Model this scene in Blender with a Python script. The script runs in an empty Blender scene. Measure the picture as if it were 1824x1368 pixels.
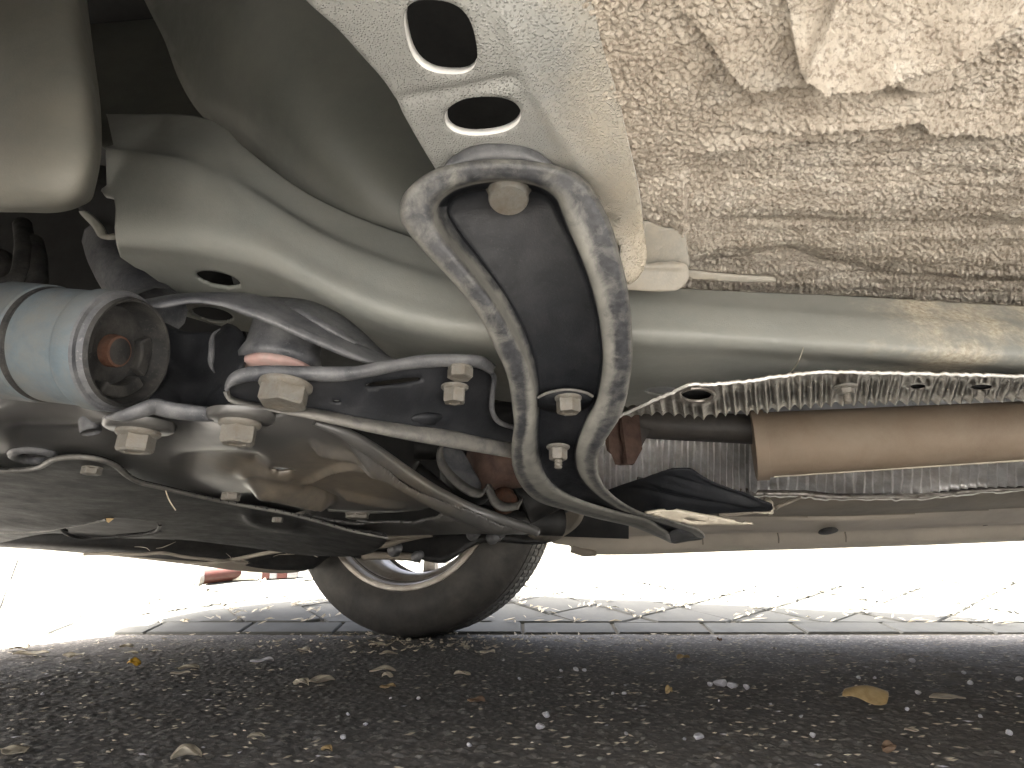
import bpy, bmesh, math, random
import numpy as np
from mathutils import Vector, Matrix
from mathutils.geometry import delaunay_2d_cdt

R = math.radians
rng = random.Random(7)
nrng = np.random.RandomState(11)
sc = bpy.context.scene
COL = sc.collection

# ------------------------------------------------------------------ camera
F = 1050.0                      # focal length in photo pixels (1824 wide)
CAM_H = 0.155
TH = math.atan((1022 - 684) / F)
cam_d = bpy.data.cameras.new("camera")
cam_d.sensor_width = 36.0
cam_d.lens = F / 1824 * 36.0
cam_d.clip_start = 0.01
cam_d.clip_end = 2000
cam = bpy.data.objects.new("camera", cam_d)
COL.objects.link(cam)
cam.location = (0, 0, CAM_H)
cam.rotation_euler = (R(90) + TH, 0, 0)
sc.camera = cam

# ------------------------------------------------------------------ light
SUN_EL, SUN_AZ = 56.0, 250.0      # azimuth clockwise from +Y, where the sun stands
w = bpy.data.worlds.new("World")
sc.world = w
w.use_nodes = True
nt = w.node_tree
nt.nodes.clear()
sky = nt.nodes.new("ShaderNodeTexSky")
sky.sky_type = 'NISHITA'
sky.sun_disc = False
sky.sun_elevation = R(SUN_EL)
sky.sun_rotation = R(SUN_AZ)
sky.air_density = 0.4
sky.dust_density = 7.0
sky.ozone_density = 0.3
bg = nt.nodes.new("ShaderNodeBackground")
bg.inputs[1].default_value = 0.15
out = nt.nodes.new("ShaderNodeOutputWorld")
hs = nt.nodes.new("ShaderNodeHueSaturation")      # hazy, washed out sky
hs.inputs['Saturation'].default_value = 0.55
nt.links.new(sky.outputs[0], hs.inputs['Color'])
nt.links.new(hs.outputs[0], bg.inputs[0])
nt.links.new(bg.outputs[0], out.inputs[0])
sd = bpy.data.lights.new("sun", 'SUN')
sd.energy = 5.0
sd.angle = R(0.5)
sd.color = (1.0, 0.97, 0.93)
sun = bpy.data.objects.new("sun", sd)
COL.objects.link(sun)
a, e = R(SUN_AZ), R(SUN_EL)
sdir = Vector((math.sin(a) * math.cos(e), math.cos(a) * math.cos(e), math.sin(e)))
sun.rotation_euler = sdir.to_track_quat('Z', 'Y').to_euler()
sun.location = sdir * 20

sc.view_settings.view_transform = 'Standard'
sc.view_settings.look = 'None'
sc.view_settings.gamma = 1.0
sc.view_settings.use_curve_mapping = False
sc.view_settings.exposure = 3.28
sc.render.engine = 'CYCLES'
sc.cycles.max_bounces = 10
sc.cycles.diffuse_bounces = 6
sc.cycles.glossy_bounces = 4
sc.cycles.caustics_reflective = False
sc.cycles.caustics_refractive = False
sc.cycles.use_denoising = True

# ------------------------------------------------------------------ geometry helpers
YS = 0.766
FW = np.array([0, math.cos(TH), math.sin(TH)])
UP = np.array([0, -math.sin(TH), math.cos(TH)])
RT = np.array([1.0, 0, 0])
C0 = np.array([0, 0, CAM_H])


def ray(px, py):
    return FW + RT * ((px - 912) / F) - UP * ((py - 684) / F)


def P(px, py, Y):
    d = ray(px, py)
    return C0 + d * (Y * YS / d[1])


def PZ(px, py, Z):
    d = ray(px, py)
    return C0 + d * ((Z - CAM_H) / d[2])


def depth(p):
    return float(np.dot(np.asarray(p) - C0, FW))


def proj(V):
    v = np.asarray(V) - C0
    zc = v @ FW
    return np.stack([912 + F * (v @ RT) / zc, 684 - F * (v @ UP) / zc], -1)


def cr(pts, n, closed=False):
    """Catmull-Rom (centripetal) through pts, n samples even in length."""
    p = np.asarray(pts, float)
    if len(p) == 1:
        return np.repeat(p, n, 0)
    if closed:
        q = np.vstack([p[-1], p, p[0], p[1]])
    else:
        q = np.vstack([2 * p[0] - p[1], p, 2 * p[-1] - p[-2]])
    out = []
    for i in range(len(q) - 3):
        p0, p1, p2, p3 = q[i:i + 4]
        t0 = 0.0
        t1 = t0 + max(np.linalg.norm(p1 - p0), 1e-9) ** .5
        t2 = t1 + max(np.linalg.norm(p2 - p1), 1e-9) ** .5
        t3 = t2 + max(np.linalg.norm(p3 - p2), 1e-9) ** .5
        t = np.linspace(t1, t2, 16, endpoint=False)[:, None]
        A1 = (t1 - t) / (t1 - t0) * p0 + (t - t0) / (t1 - t0) * p1
        A2 = (t2 - t) / (t2 - t1) * p1 + (t - t1) / (t2 - t1) * p2
        A3 = (t3 - t) / (t3 - t2) * p2 + (t - t2) / (t3 - t2) * p3
        B1 = (t2 - t) / (t2 - t0) * A1 + (t - t0) / (t2 - t0) * A2
        B2 = (t3 - t) / (t3 - t1) * A2 + (t - t1) / (t3 - t1) * A3
        out.append((t2 - t) / (t2 - t1) * B1 + (t - t1) / (t2 - t1) * B2)
    out = np.vstack(out + [(p[:1] if closed else p[-1:])])
    s = np.r_[0, np.cumsum(np.linalg.norm(np.diff(out, axis=0), axis=1))]
    u = np.linspace(0, s[-1], n + 1)[:-1] if closed else np.linspace(0, s[-1], n)
    return np.stack([np.interp(u, s, out[:, k]) for k in range(out.shape[1])], -1)


def hash2(ix, iy, seed):
    h = (ix.astype(np.int64) * 374761393 + iy.astype(np.int64) * 668265263 + seed * 1442695041) & 0x7fffffff
    h = ((h ^ (h >> 13)) * 1274126177) & 0x7fffffff
    h = ((h ^ (h >> 16)) * 2246822519) & 0x7fffffff
    return (h & 0xffff) / 65535.0


def vnoise(x, y, seed=0):
    ix, iy = np.floor(x), np.floor(y)
    fx, fy = x - ix, y - iy
    fx, fy = fx * fx * (3 - 2 * fx), fy * fy * (3 - 2 * fy)
    a = hash2(ix, iy, seed); b = hash2(ix + 1, iy, seed)
    c = hash2(ix, iy + 1, seed); d = hash2(ix + 1, iy + 1, seed)
    return (a * (1 - fx) + b * fx) * (1 - fy) + (c * (1 - fx) + d * fx) * fy


def fbm(x, y, seed=0, o=4):
    s, am, t = 0, .5, 0
    for k in range(o):
        s = s + am * vnoise(x * 2 ** k, y * 2 ** k, seed + k * 17)
        t += am
        am *= .5
    return s / t


def worley(x, y, seed=0):
    ix, iy = np.floor(x), np.floor(y)
    f1 = np.full(x.shape, 9.0); f2 = np.full(x.shape, 9.0); cid = np.zeros(x.shape)
    for dx in (-1, 0, 1):
        for dy in (-1, 0, 1):
            cx, cy = ix + dx, iy + dy
            px = cx + hash2(cx, cy, seed); py = cy + hash2(cx, cy, seed + 91)
            d = np.hypot(px - x, py - y)
            near = d < f1
            f2 = np.where(near, f1, np.minimum(f2, d))
            cid = np.where(near, hash2(cx, cy, seed + 333), cid)
            f1 = np.where(near, d, f1)
    return f1, f2, cid


def seg_dist(px, py, line):
    """distance of pixel arrays to a polyline, with the side sign and position along it"""
    best = np.full(px.shape, 1e9); sgn = np.zeros(px.shape); pos = np.zeros(px.shape)
    n = len(line) - 1
    for i in range(n):
        x0, y0 = line[i][:2]; x1, y1 = line[i + 1][:2]
        dx, dy = x1 - x0, y1 - y0
        L2 = dx * dx + dy * dy + 1e-9
        t = np.clip(((px - x0) * dx + (py - y0) * dy) / L2, 0, 1)
        d = np.hypot(px - x0 - t * dx, py - y0 - t * dy)
        s = np.sign((px - x0) * dy - (py - y0) * dx)
        m = d < best
        best = np.where(m, d, best); sgn = np.where(m, s, sgn); pos = np.where(m, (i + t) / n, pos)
    return best, sgn, pos


# ------------------------------------------------------------------ objects
WC = {}          # world position of each object's origin


def empty(name, loc, label=None, cat=None, group=None, parent=None):
    o = bpy.data.objects.new(name, None)
    COL.objects.link(o)
    o.empty_display_size = .05
    loc = np.asarray(loc, float)
    WC[o.name] = loc
    if parent:
        o.parent = parent
        o.location = Vector(loc - WC[parent.name])
    else:
        o.location = Vector(loc)
    tag(o, label, cat, group)
    return o


def tag(o, label=None, cat=None, group=None, kind=None):
    for k, v in (('label', label), ('category', cat), ('group', group), ('kind', kind)):
        if v:
            o[k] = v
    return o


def obj(name, V, Fc, mats, parent=None, mi=None, smooth=True, thick=0, label=None, kind=None, sharp=None, off=-1, bevel=0, rim=None):
    mats = list(mats) if isinstance(mats, (list, tuple)) else [mats]
    V = np.asarray(V, float)
    c = (V.min(0) + V.max(0)) / 2
    me = bpy.data.meshes.new(name)
    me.from_pydata((V - c).tolist(), [], [tuple(int(i) for i in f) for f in Fc])
    if not isinstance(mats, (list, tuple)):
        mats = [mats]
    for m in mats:
        me.materials.append(m)
    if mi is not None:
        me.polygons.foreach_set('material_index', np.asarray(mi, np.int32))
    me.polygons.foreach_set('use_smooth', np.full(len(me.polygons), bool(smooth)))
    if sharp is not None:
        me.set_sharp_from_angle(angle=R(sharp))
    me.update()
    o = bpy.data.objects.new(name, me)
    COL.objects.link(o)
    WC[o.name] = c
    if parent:
        o.parent = parent
        o.location = Vector(c - WC[parent.name])
    else:
        o.location = Vector(c)
    if thick:
        s = o.modifiers.new('thickness', 'SOLIDIFY')
        s.thickness = thick
        s.offset = off
        s.use_quality_normals = True
    if bevel:
        b = o.modifiers.new('bevel', 'BEVEL')
        b.width = bevel
        b.segments = 2
        b.limit_method = 'ANGLE'
    if rim is not None:
        me.materials.append(rim)
        o.modifiers['thickness'].material_offset_rim = len(mats)
    if label:
        o['label'] = label
    if kind:
        o['kind'] = kind
    return o


class MB:
    """collects pieces for ONE mesh"""
    def __init__(s):
        s.V, s.F, s.M, s.n = [], [], [], 0

    def add(s, V, Fc, m=0):
        V = np.asarray(V, float)
        s.V.append(V)
        s.F += [tuple(int(i) + s.n for i in f) for f in Fc]
        s.M += [m] * len(Fc)
        s.n += len(V)
        return s

    def build(s, name, mats, parent=None, **k):
        return obj(name, np.vstack(s.V), s.F, mats, parent, mi=s.M, **k)


def grid_faces(nr, nc, wrap=False):
    f = []
    for i in range(nr - 1):
        for j in range(nc if wrap else nc - 1):
            j2 = (j + 1) % nc
            f.append((i * nc + j, (i + 1) * nc + j, (i + 1) * nc + j2, i * nc + j2))
    return f


def loft(rows, nu, nv):
    """rows: lists of (px,py,Y) left to right; first row is the topmost. Returns (nv,nu,3)"""
    A = np.stack([cr([P(*p) for p in r], nu) for r in rows])
    return np.stack([cr(A[:, j], nv) for j in range(nu)], 1)


def punch(G, holes):
    """cut ellipses (px,py,rx,ry,rot) out of a dense grid surface; the rim follows the ellipse"""
    nr, nc = G.shape[:2]
    V = G.reshape(-1, 3).copy()
    q = proj(V)
    Fc = np.array(grid_faces(nr, nc))
    keep = np.ones(len(Fc), bool)
    for hx, hy, rx, ry, rot in holes:
        c, s = math.cos(R(rot)), math.sin(R(rot))
        dx, dy = q[:, 0] - hx, q[:, 1] - hy
        u, v = (dx * c + dy * s) / rx, (-dx * s + dy * c) / ry
        r = np.hypot(u, v) + 1e-9
        ins = r < 1
        cf = r[Fc].min(1) if False else np.mean(r[Fc], 1)
        dead = cf < 1
        keep &= ~dead
        kv = np.unique(Fc[keep]); kd = np.unique(Fc[dead]) if dead.any() else np.array([], int)
        rim = np.intersect1d(kv, kd)
        # move rim vertices along the surface plane to the ellipse
        for i in rim:
            k = 1 / r[i]
            tx, ty = hx + (q[i, 0] - hx) * k, hy + (q[i, 1] - hy) * k
            d = ray(tx, ty)
            V[i] = C0 + d * depth(V[i])
            q[i] = (tx, ty)
    Fc = Fc[keep]
    used = np.unique(Fc)
    mp = -np.ones(len(V), int); mp[used] = np.arange(len(used))
    return V[used], mp[Fc]


def cut_away(V, Fc, poly, reach=9, outside=False):
    """drop faces inside a pixel polygon and pull the new rim onto its outline"""
    V = V.copy(); Fc = np.asarray(Fc)
    q = proj(V)
    c = q[Fc].mean(1)
    dead = inside(poly, c[:, 0], c[:, 1])
    if outside:
        dead = ~dead
    kv, kd = np.unique(Fc[~dead]), np.unique(Fc[dead])
    P_ = np.array(poly, float); P2 = np.roll(P_, -1, 0)
    for i in np.intersect1d(kv, kd):
        d = P2 - P_
        t = np.clip(((q[i] - P_) * d).sum(1) / ((d * d).sum(1) + 1e-9), 0, 1)
        n = P_ + d * t[:, None]
        k = np.argmin(np.hypot(*(n - q[i]).T))
        if np.hypot(*(n[k] - q[i])) < reach:
            V[i] = C0 + ray(*n[k]) * depth(V[i])
    Fc = Fc[~dead]
    used = np.unique(Fc)
    mp = -np.ones(len(V), int); mp[used] = np.arange(len(used))
    return V[used], mp[Fc]


def tps(ctrl):
    """smooth surface through (px,py,Y) or (px,py,None,Z) points -> function giving depth"""
    pts = []
    for c in ctrl:
        w_ = P(c[0], c[1], c[2]) if c[2] is not None else PZ(c[0], c[1], c[3])
        pts.append((c[0] / 500, c[1] / 500, 1 / depth(w_)))
    p = np.array(pts)
    n = len(p)
    d = np.hypot(p[:, None, 0] - p[None, :, 0], p[:, None, 1] - p[None, :, 1])
    K = np.where(d > 0, d * d * np.log(d + 1e-12), 0) + np.eye(n) * 1e-4
    A = np.zeros((n + 3, n + 3))
    A[:n, :n] = K; A[:n, n] = 1; A[:n, n + 1:] = p[:, :2]
    A[n, :n] = 1; A[n + 1:, :n] = p[:, :2].T
    b = np.r_[p[:, 2], 0, 0, 0]
    wt = np.linalg.lstsq(A, b, rcond=None)[0]

    def fn(px, py):
        x, y = np.asarray(px) / 500, np.asarray(py) / 500
        d = np.hypot(x[..., None] - p[:, 0], y[..., None] - p[:, 1])
        k = np.where(d > 0, d * d * np.log(d + 1e-12), 0)
        v = k @ wt[:n] + wt[n] + wt[n + 1] * x + wt[n + 2] * y
        return 1 / np.maximum(v, 1e-3)
    return fn


def unproj(q, zc):
    q = np.asarray(q)
    d = FW + RT * ((q[:, 0] - 912) / F)[:, None] - UP * ((q[:, 1] - 684) / F)[:, None]
    return C0 + d * zc[:, None]


def inside(poly, x, y):
    r = np.zeros(x.shape, bool)
    n = len(poly)
    for i in range(n):
        x0, y0 = poly[i]; x1, y1 = poly[(i + 1) % n]
        c = ((y0 > y) != (y1 > y)) & (x < (x1 - x0) * (y - y0) / (y1 - y0 + 1e-12) + x0)
        r ^= c
    return r


def ell(hx, hy, rx, ry, rot=0, n=28, pw=2.0):
    o = []
    c, s = math.cos(R(rot)), math.sin(R(rot))
    for k in range(n):
        t = 2 * math.pi * k / n
        u = math.copysign(abs(math.cos(t)) ** (2 / pw), math.cos(t)) * rx
        v = math.copysign(abs(math.sin(t)) ** (2 / pw), math.sin(t)) * ry
        o.append((hx + u * c - v * s, hy + u * s + v * c))
    return o


def sheet_mesh(outline, ctrl, holes=(), ridges=(), step=12, smooth_out=True, bumps=None, ys_=.8):
    o = np.asarray(outline, float)
    per = np.sum(np.linalg.norm(np.diff(np.vstack([o, o[:1]]), axis=0), axis=1))
    n = max(24, int(per / step))
    o = cr(o, n, True) if smooth_out else o
    if not smooth_out:
        q = []
        for i in range(len(o)):
            a_, b_ = o[i], o[(i + 1) % len(o)]
            m = max(1, int(np.linalg.norm(b_ - a_) / step))
            for k in range(m):
                q.append(a_ + (b_ - a_) * k / m)
        o = np.array(q)
    loops = [o] + [np.array(h, float) for h in holes]
    verts, edges = [], []
    for L in loops:
        b0 = len(verts)
        verts += [Vector(p) for p in L]
        edges += [(b0 + i, b0 + (i + 1) % len(L)) for i in range(len(L))]
    x0, y0 = o.min(0); x1, y1 = o.max(0)
    gx, gy = np.meshgrid(np.arange(x0, x1, step), np.arange(y0, y1, step * ys_))
    gx = gx + (np.arange(gx.shape[0]) % 2)[:, None] * step / 2
    gx, gy = gx.ravel(), gy.ravel()
    m = inside(o, gx, gy)
    for L in loops:
        d = seg_dist(gx, gy, np.vstack([L, L[:1]]))[0]
        m &= d > step * .45 * min(1, ys_ * 1.25)
    for L in loops[1:]:
        m &= ~inside(L, gx, gy)
    verts += [Vector((a_, b_)) for a_, b_ in zip(gx[m], gy[m])]
    res = delaunay_2d_cdt(verts, edges, [], 0, 1e-5)
    q = np.array([tuple(v) for v in res[0]])
    tri = []
    T = np.array([f for f in res[2] if len(f) == 3])
    ce = q[T].mean(1)
    ok = inside(o, ce[:, 0], ce[:, 1])
    for L in loops[1:]:
        ok &= ~inside(L, ce[:, 0], ce[:, 1])
    T = T[ok]
    # face the camera
    a_, b_, c_ = q[T[:, 0]], q[T[:, 1]], q[T[:, 2]]
    ar = (b_[:, 0] - a_[:, 0]) * (c_[:, 1] - a_[:, 1]) - (b_[:, 1] - a_[:, 1]) * (c_[:, 0] - a_[:, 0])
    T = np.where((ar > 0)[:, None], T[:, ::-1], T)
    fn = ctrl if callable(ctrl) else tps(ctrl)
    V = unproj(q, fn(q[:, 0], q[:, 1]))
    for line, wd, amp in ridges:
        d, s, pos = seg_dist(q[:, 0], q[:, 1], line)
        fade = np.clip(np.minimum(pos, 1 - pos) * 8 + .15, 0, 1)
        V[:, 2] += amp * np.exp(-(d / wd) ** 2) * fade
    if bumps:
        V[:, 2] += bumps(V)
    return V, T


def sheet(name, outline, ctrl, mat, parent, holes=(), ridges=(), step=12, thick=.002, smooth_out=True, bumps=None, ys_=.8, **k):
    V, T = sheet_mesh(outline, ctrl, holes, ridges, step, smooth_out, bumps, ys_)
    return obj(name, V, T, mat, parent, thick=thick, **k)


def lattice(name, outline, ctrl, mat, parent, holes=(), ridges=(), sx=5, sy=2.5, thick=.003, **k):
    """like sheet(), but an even lattice of quads: for broad surfaces seen at a glancing angle"""
    o = cr(np.asarray(outline, float), 200, True)
    x0, y0 = o.min(0) - sx; x1, y1 = o.max(0) + sx
    gx, gy = np.meshgrid(np.arange(x0, x1, sx), np.arange(y0, y1, sy))
    q = np.stack([gx.ravel(), gy.ravel()], -1)
    fn = ctrl if callable(ctrl) else tps(ctrl)
    V = unproj(q, fn(q[:, 0], q[:, 1]))
    Fc = np.array(grid_faces(*gx.shape))
    V, Fc = cut_away(V, Fc, [tuple(p) for p in o], 8, True)
    for h in holes:
        V, Fc = cut_away(V, Fc, h, 5)
    q = proj(V)
    for line, wd, amp in ridges:
        d, s_, pos = seg_dist(q[:, 0], q[:, 1], cr(np.array(line, float), 40))
        fade = np.clip(np.minimum(pos, 1 - pos) * 6 + .1, 0, 1)
        V[:, 2] += amp * np.exp(-(d / wd) ** 2) * fade
    return obj(name, V, Fc, mat, parent, thick=thick, **k)


def tube_mesh(pts, r, n=10, sx=1.0, cap=True):
    """round bar along world points; r scalar or list"""
    p = np.asarray(pts, float)
    m = len(p)
    r = np.full(m, r) if np.isscalar(r) else np.interp(np.linspace(0, 1, m), np.linspace(0, 1, len(r)), r)
    V = []
    t = np.gradient(p, axis=0)
    t /= np.linalg.norm(t, axis=1)[:, None] + 1e-12
    ref = np.array([0, 0, 1.0]) if abs(t[0][2]) < .9 else np.array([0, 1.0, 0])
    u = np.cross(t[0], ref); u /= np.linalg.norm(u)
    for i in range(m):
        u = u - t[i] * np.dot(u, t[i]); u /= np.linalg.norm(u) + 1e-12
        v = np.cross(t[i], u)
        for k in range(n):
            an = 2 * math.pi * k / n
            V.append(p[i] + r[i] * (sx * math.cos(an) * u + math.sin(an) * v))
    Fc = grid_faces(m, n, True)
    if cap:
        Fc = Fc + [tuple(range(n))[::-1], tuple(range((m - 1) * n, m * n))]
    return np.array(V), Fc


def frame_of(axis):
    a_ = np.asarray(axis, float); a_ /= np.linalg.norm(a_)
    ref = np.array([0, 1.0, 0]) if abs(a_[1]) < .9 else np.array([1.0, 0, 0])
    u = np.cross(a_, ref); u /= np.linalg.norm(u)
    return a_, u, np.cross(a_, u)


def lathe_mesh(prof, origin, axis, n=48, mod=None):
    """prof: (radius, along axis); closed caps when the ends reach radius 0"""
    a_, u, v = frame_of(axis)
    o = np.asarray(origin, float)
    V = []
    for k, (r, t) in enumerate(prof):
        for j in range(n):
            an = 2 * math.pi * j / n
            rr = r + (mod(k, j, r, t) if mod else 0)
            V.append(o + a_ * t + rr * (math.cos(an) * u + math.sin(an) * v))
    return np.array(V), grid_faces(len(prof), n, True)


def bolt_mesh(c, axis, rf, rh, hh, tf=None, stud=None, rot=0.0):
    """flange bolt head: washer flange then a bevelled hexagon; axis points out of the head"""
    a_, u, v = frame_of(axis)
    tf = tf or rf * .28
    mb = MB()
    V, Fc = lathe_mesh([(0, 0), (rf, 0), (rf * 1.0, tf * .45), (rf * .93, tf * .75), (rh * .95, tf * 1.1), (0, tf * 1.1)], c, axis, 28)
    mb.add(V, Fc)
    R6 = rh / math.cos(math.pi / 6)
    rings = []
    for rr, t in ((R6, tf * .5), (R6, tf + hh * .86), (R6 * .9, tf + hh), (R6 * .55, tf + hh), (R6 * .45, tf + hh * .93)):
        rings.append([np.asarray(c) + a_ * t + rr * (math.cos(k * math.pi / 3 + rot) * u + math.sin(k * math.pi / 3 + rot) * v) for k in range(6)])
    V = np.array(rings).reshape(-1, 3)
    Fc = grid_faces(len(rings), 6, True) + [tuple(range(24, 30))]
    mb.add(V, Fc)
    if stud:
        sr, sl = stud
        pr = [(sr, tf + hh * .8)]
        k = 0
        while k * sr * .35 < sl:
            pr += [(sr * (1.0 if k % 2 else .86), tf + hh + k * sr * .35)]
            k += 1
        pr += [(sr * .7, tf + hh + sl + sr * .2), (0, tf + hh + sl + sr * .2)]
        V, Fc = lathe_mesh(pr, c, axis, 18)
        mb.add(V, Fc)
    return mb


def bolt(px, py, Y, wf, wh, hpx, parent, mat, axis=(0, 0, -1), stud=None, rot=0.0, label=None, name='bolt', Z=None):
    c = P(px, py, Y) if Z is None else PZ(px, py, Z)
    k = depth(c) / F
    mb = bolt_mesh(c, axis, wf / 2 * k, wh / 2 * k, hpx * k, stud=(stud[0] * k, stud[1] * k) if stud else None, rot=rot)
    return mb.build(name, mat, parent, sharp=32, label=label)


# ------------------------------------------------------------------ materials
def mat_base(name):
    m = bpy.data.materials.new(name)
    m.use_nodes = True
    t = m.node_tree
    return m, t, t.nodes['Principled BSDF']


def node(t, kind, **k):
    n = t.nodes.new(kind)
    for a_, v in k.items():
        setattr(n, a_, v)
    return n


def noise(t, co, scale, detail=4, rough=.6, dist=0.0):
    n = node(t, 'ShaderNodeTexNoise')
    n.inputs['Scale'].default_value = scale
    n.inputs['Detail'].default_value = detail
    n.inputs['Roughness'].default_value = rough
    n.inputs['Distortion'].default_value = dist
    t.links.new(co, n.inputs['Vector'])
    return n.outputs['Fac']


def ramp(t, fac, stops):
    n = node(t, 'ShaderNodeValToRGB')
    el = n.color_ramp.elements
    while len(el) < len(stops):
        el.new(.5)
    for x, (p, c) in zip(el, stops):
        x.position = p
        x.color = (*c, 1) if len(c) == 3 else c
    t.links.new(fac, n.inputs[0])
    return n.outputs[0]


def mix(t, fac, a_, b_):
    n = node(t, 'ShaderNodeMix', data_type='RGBA')
    if isinstance(fac, (int, float)):
        n.inputs[0].default_value = fac
    else:
        t.links.new(fac, n.inputs[0])
    for s, v in ((6, a_), (7, b_)):
        if isinstance(v, tuple):
            n.inputs[s].default_value = (*v, 1)
        else:
            t.links.new(v, n.inputs[s])
    return n.outputs[2]


def bump(t, h, strength, dist, prev=None):
    n = node(t, 'ShaderNodeBump')
    n.inputs['Strength'].default_value = strength
    n.inputs['Distance'].default_value = dist
    t.links.new(h, n.inputs['Height'])
    if prev:
        t.links.new(prev, n.inputs['Normal'])
    return n.outputs[0]


def surface(name, base, dust=None, amount=.5, scale=18, rough=.5, metal=0.0, grain=0.0, gscale=900, var=.18, spec=.5, rvar=.12, dust_sharp=.18, fine=160, seed=0.0):
    """paint or metal with uneven tone, a film of dust in patches, fine grain and varying gloss"""
    m, t, b = mat_base(name)
    tc = node(t, 'ShaderNodeTexCoord')
    mp = node(t, 'ShaderNodeMapping')
    mp.inputs['Location'].default_value = (seed, seed * .7, seed * .3)
    t.links.new(tc.outputs['Object'], mp.inputs[0])
    co = mp.outputs[0]
    lo = tuple(c * (1 - var) for c in base)
    hi = tuple(min(c * (1 + var), 1) for c in base)
    c = ramp(t, noise(t, co, scale * 1.7, 6, .65), [(.3, lo), (.7, hi)])
    if dust:
        f1 = noise(t, co, scale, 8, .68, .3)
        f = ramp(t, f1, [(.5 - dust_sharp + (.5 - amount) * .5, (0, 0, 0)), (.5 + dust_sharp + (.5 - amount) * .5, (1, 1, 1))])
        c = mix(t, f, c, dust)
        sp = ramp(t, noise(t, co, fine * 4, 2, .5), [(.62, (0, 0, 0)), (.7, (.45, .45, .45))])
        c = mix(t, sp, c, dust)
    t.links.new(c, b.inputs['Base Color'])
    b.inputs['Metallic'].default_value = metal
    b.inputs['Specular IOR Level'].default_value = spec
    rr = ramp(t, noise(t, co, scale * 2.2, 6, .7), [(.3, (max(rough - rvar, .05),) * 3), (.7, (min(rough + rvar, 1),) * 3)])
    t.links.new(rr, b.inputs['Roughness'])
    if grain:
        n1 = bump(t, noise(t, co, gscale, 3, .6), grain, .0006)
        n2 = bump(t, noise(t, co, fine, 4, .6), grain * .6, .001, n1)
        t.links.new(n2, b.inputs['Normal'])
    return m


M = {}
M['rail'] = surface('primer_grey', (.19, .196, .18), (.235, .232, .205), .42, 9, .55, .0, .35, 1100, .10, .5)
M['plate_edge'] = surface('lit_cut_edge', (.72, .71, .68), None, 0, 20, .5, 0, .2)  # light caught on the hole rims, put into a paler colour
M['foil_edge'] = surface('bright_foil_edge', (.85, .83, .8), (.5, .46, .4), .3, 60, .4, .3, .3)
M['foot'] = surface('dusty_grey_flange', (.24, .23, .20), (.32, .28, .22), .45, 30, .6, 0, .4, 500, .12)
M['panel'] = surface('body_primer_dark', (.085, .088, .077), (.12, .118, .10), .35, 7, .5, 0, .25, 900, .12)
M['liner_grey'] = surface('liner_grey', (.165, .165, .145), (.21, .195, .16), .45, 9, .6, 0, .25, 900, .12)
M['black'] = surface('black_coating', (.009, .010, .012), (.026, .026, .029), .2, 26, .52, 0, .25, 800, .3, .3, .1)
M['blackdull'] = surface('black_plastic', (.010, .010, .010), (.032, .03, .027), .25, 16, .62, 0, .3, 700, .3, .4)
M['lip'] = surface('dusty_black_edge', (.055, .056, .058), (.155, .148, .133), .68, 70, .5, 0, .35, 800, .2, .4, .1, .16)
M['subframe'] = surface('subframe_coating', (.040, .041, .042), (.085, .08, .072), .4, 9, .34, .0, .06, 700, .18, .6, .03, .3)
M['arm'] = surface('arm_coating', (.04, .042, .048), (.155, .155, .155), .4, 30, .5, 0, .4, 600, .3)
M['bolt'] = surface('zinc_bolt', (.155, .152, .138), (.115, .095, .07), .42, 70, .55, .15, .3, 1200, .2)
M['blue'] = surface('blue_grey_sleeve', (.07, .10, .122), (.11, .108, .098), .52, 26, .7, .0, .3, 900, .2)
M['rubber'] = surface('rubber', (.016, .016, .016), (.06, .056, .05), .3, 40, .7, 0, .4, 700, .3, .3)
M['rust'] = surface('rust', (.11, .045, .025), (.06, .04, .03), .45, 60, .8, 0, .8, 900, .4, .3)
M['rustdark'] = surface('dark_rust', (.07, .04, .032), (.12, .08, .06), .4, 30, .8, 0, .6, 700, .4, .3)
M['pink'] = surface('pink_ring', (.42, .25, .22), (.3, .25, .22), .4, 40, .6)
M['exhaust'] = surface('heat_tinted_steel', (.245, .18, .125), (.32, .255, .19), .45, 9, .72, .0, .25, 900, .14)
M['pipe'] = surface('dark_pipe', (.035, .032, .03), (.08, .07, .06), .4, 10, .6, 0, .3, 500, .3)
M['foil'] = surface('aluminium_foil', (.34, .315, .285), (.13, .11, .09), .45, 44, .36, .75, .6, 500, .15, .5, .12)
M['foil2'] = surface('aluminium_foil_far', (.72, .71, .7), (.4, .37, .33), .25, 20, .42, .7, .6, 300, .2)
M['cream'] = surface('cream_edge', (.55, .5, .4), (.4, .35, .28), .4, 30, .5, 0, .2)
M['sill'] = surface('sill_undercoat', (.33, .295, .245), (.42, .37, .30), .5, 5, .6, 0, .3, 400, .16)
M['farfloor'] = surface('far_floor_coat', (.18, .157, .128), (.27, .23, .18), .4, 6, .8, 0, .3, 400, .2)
M['tyre'] = surface('tyre_rubber', (.045, .043, .04), (.10, .092, .08), .35, 14, .65, 0, .3, 500, .2, .4)
M['rim'] = surface('alloy_rim', (.46, .43, .38), (.25, .2, .15), .4, 12, .42, .45, .2, 600, .15)
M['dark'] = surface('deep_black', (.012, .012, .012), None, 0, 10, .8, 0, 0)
M['paint'] = surface('silver_car_paint', (.5, .51, .52), (.4, .38, .34), .15, 3, .3, .3, 0)
M['glass'] = surface('car_window_glass', (.02, .025, .03), None, 0, 3, .05, 0, 0)


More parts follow.
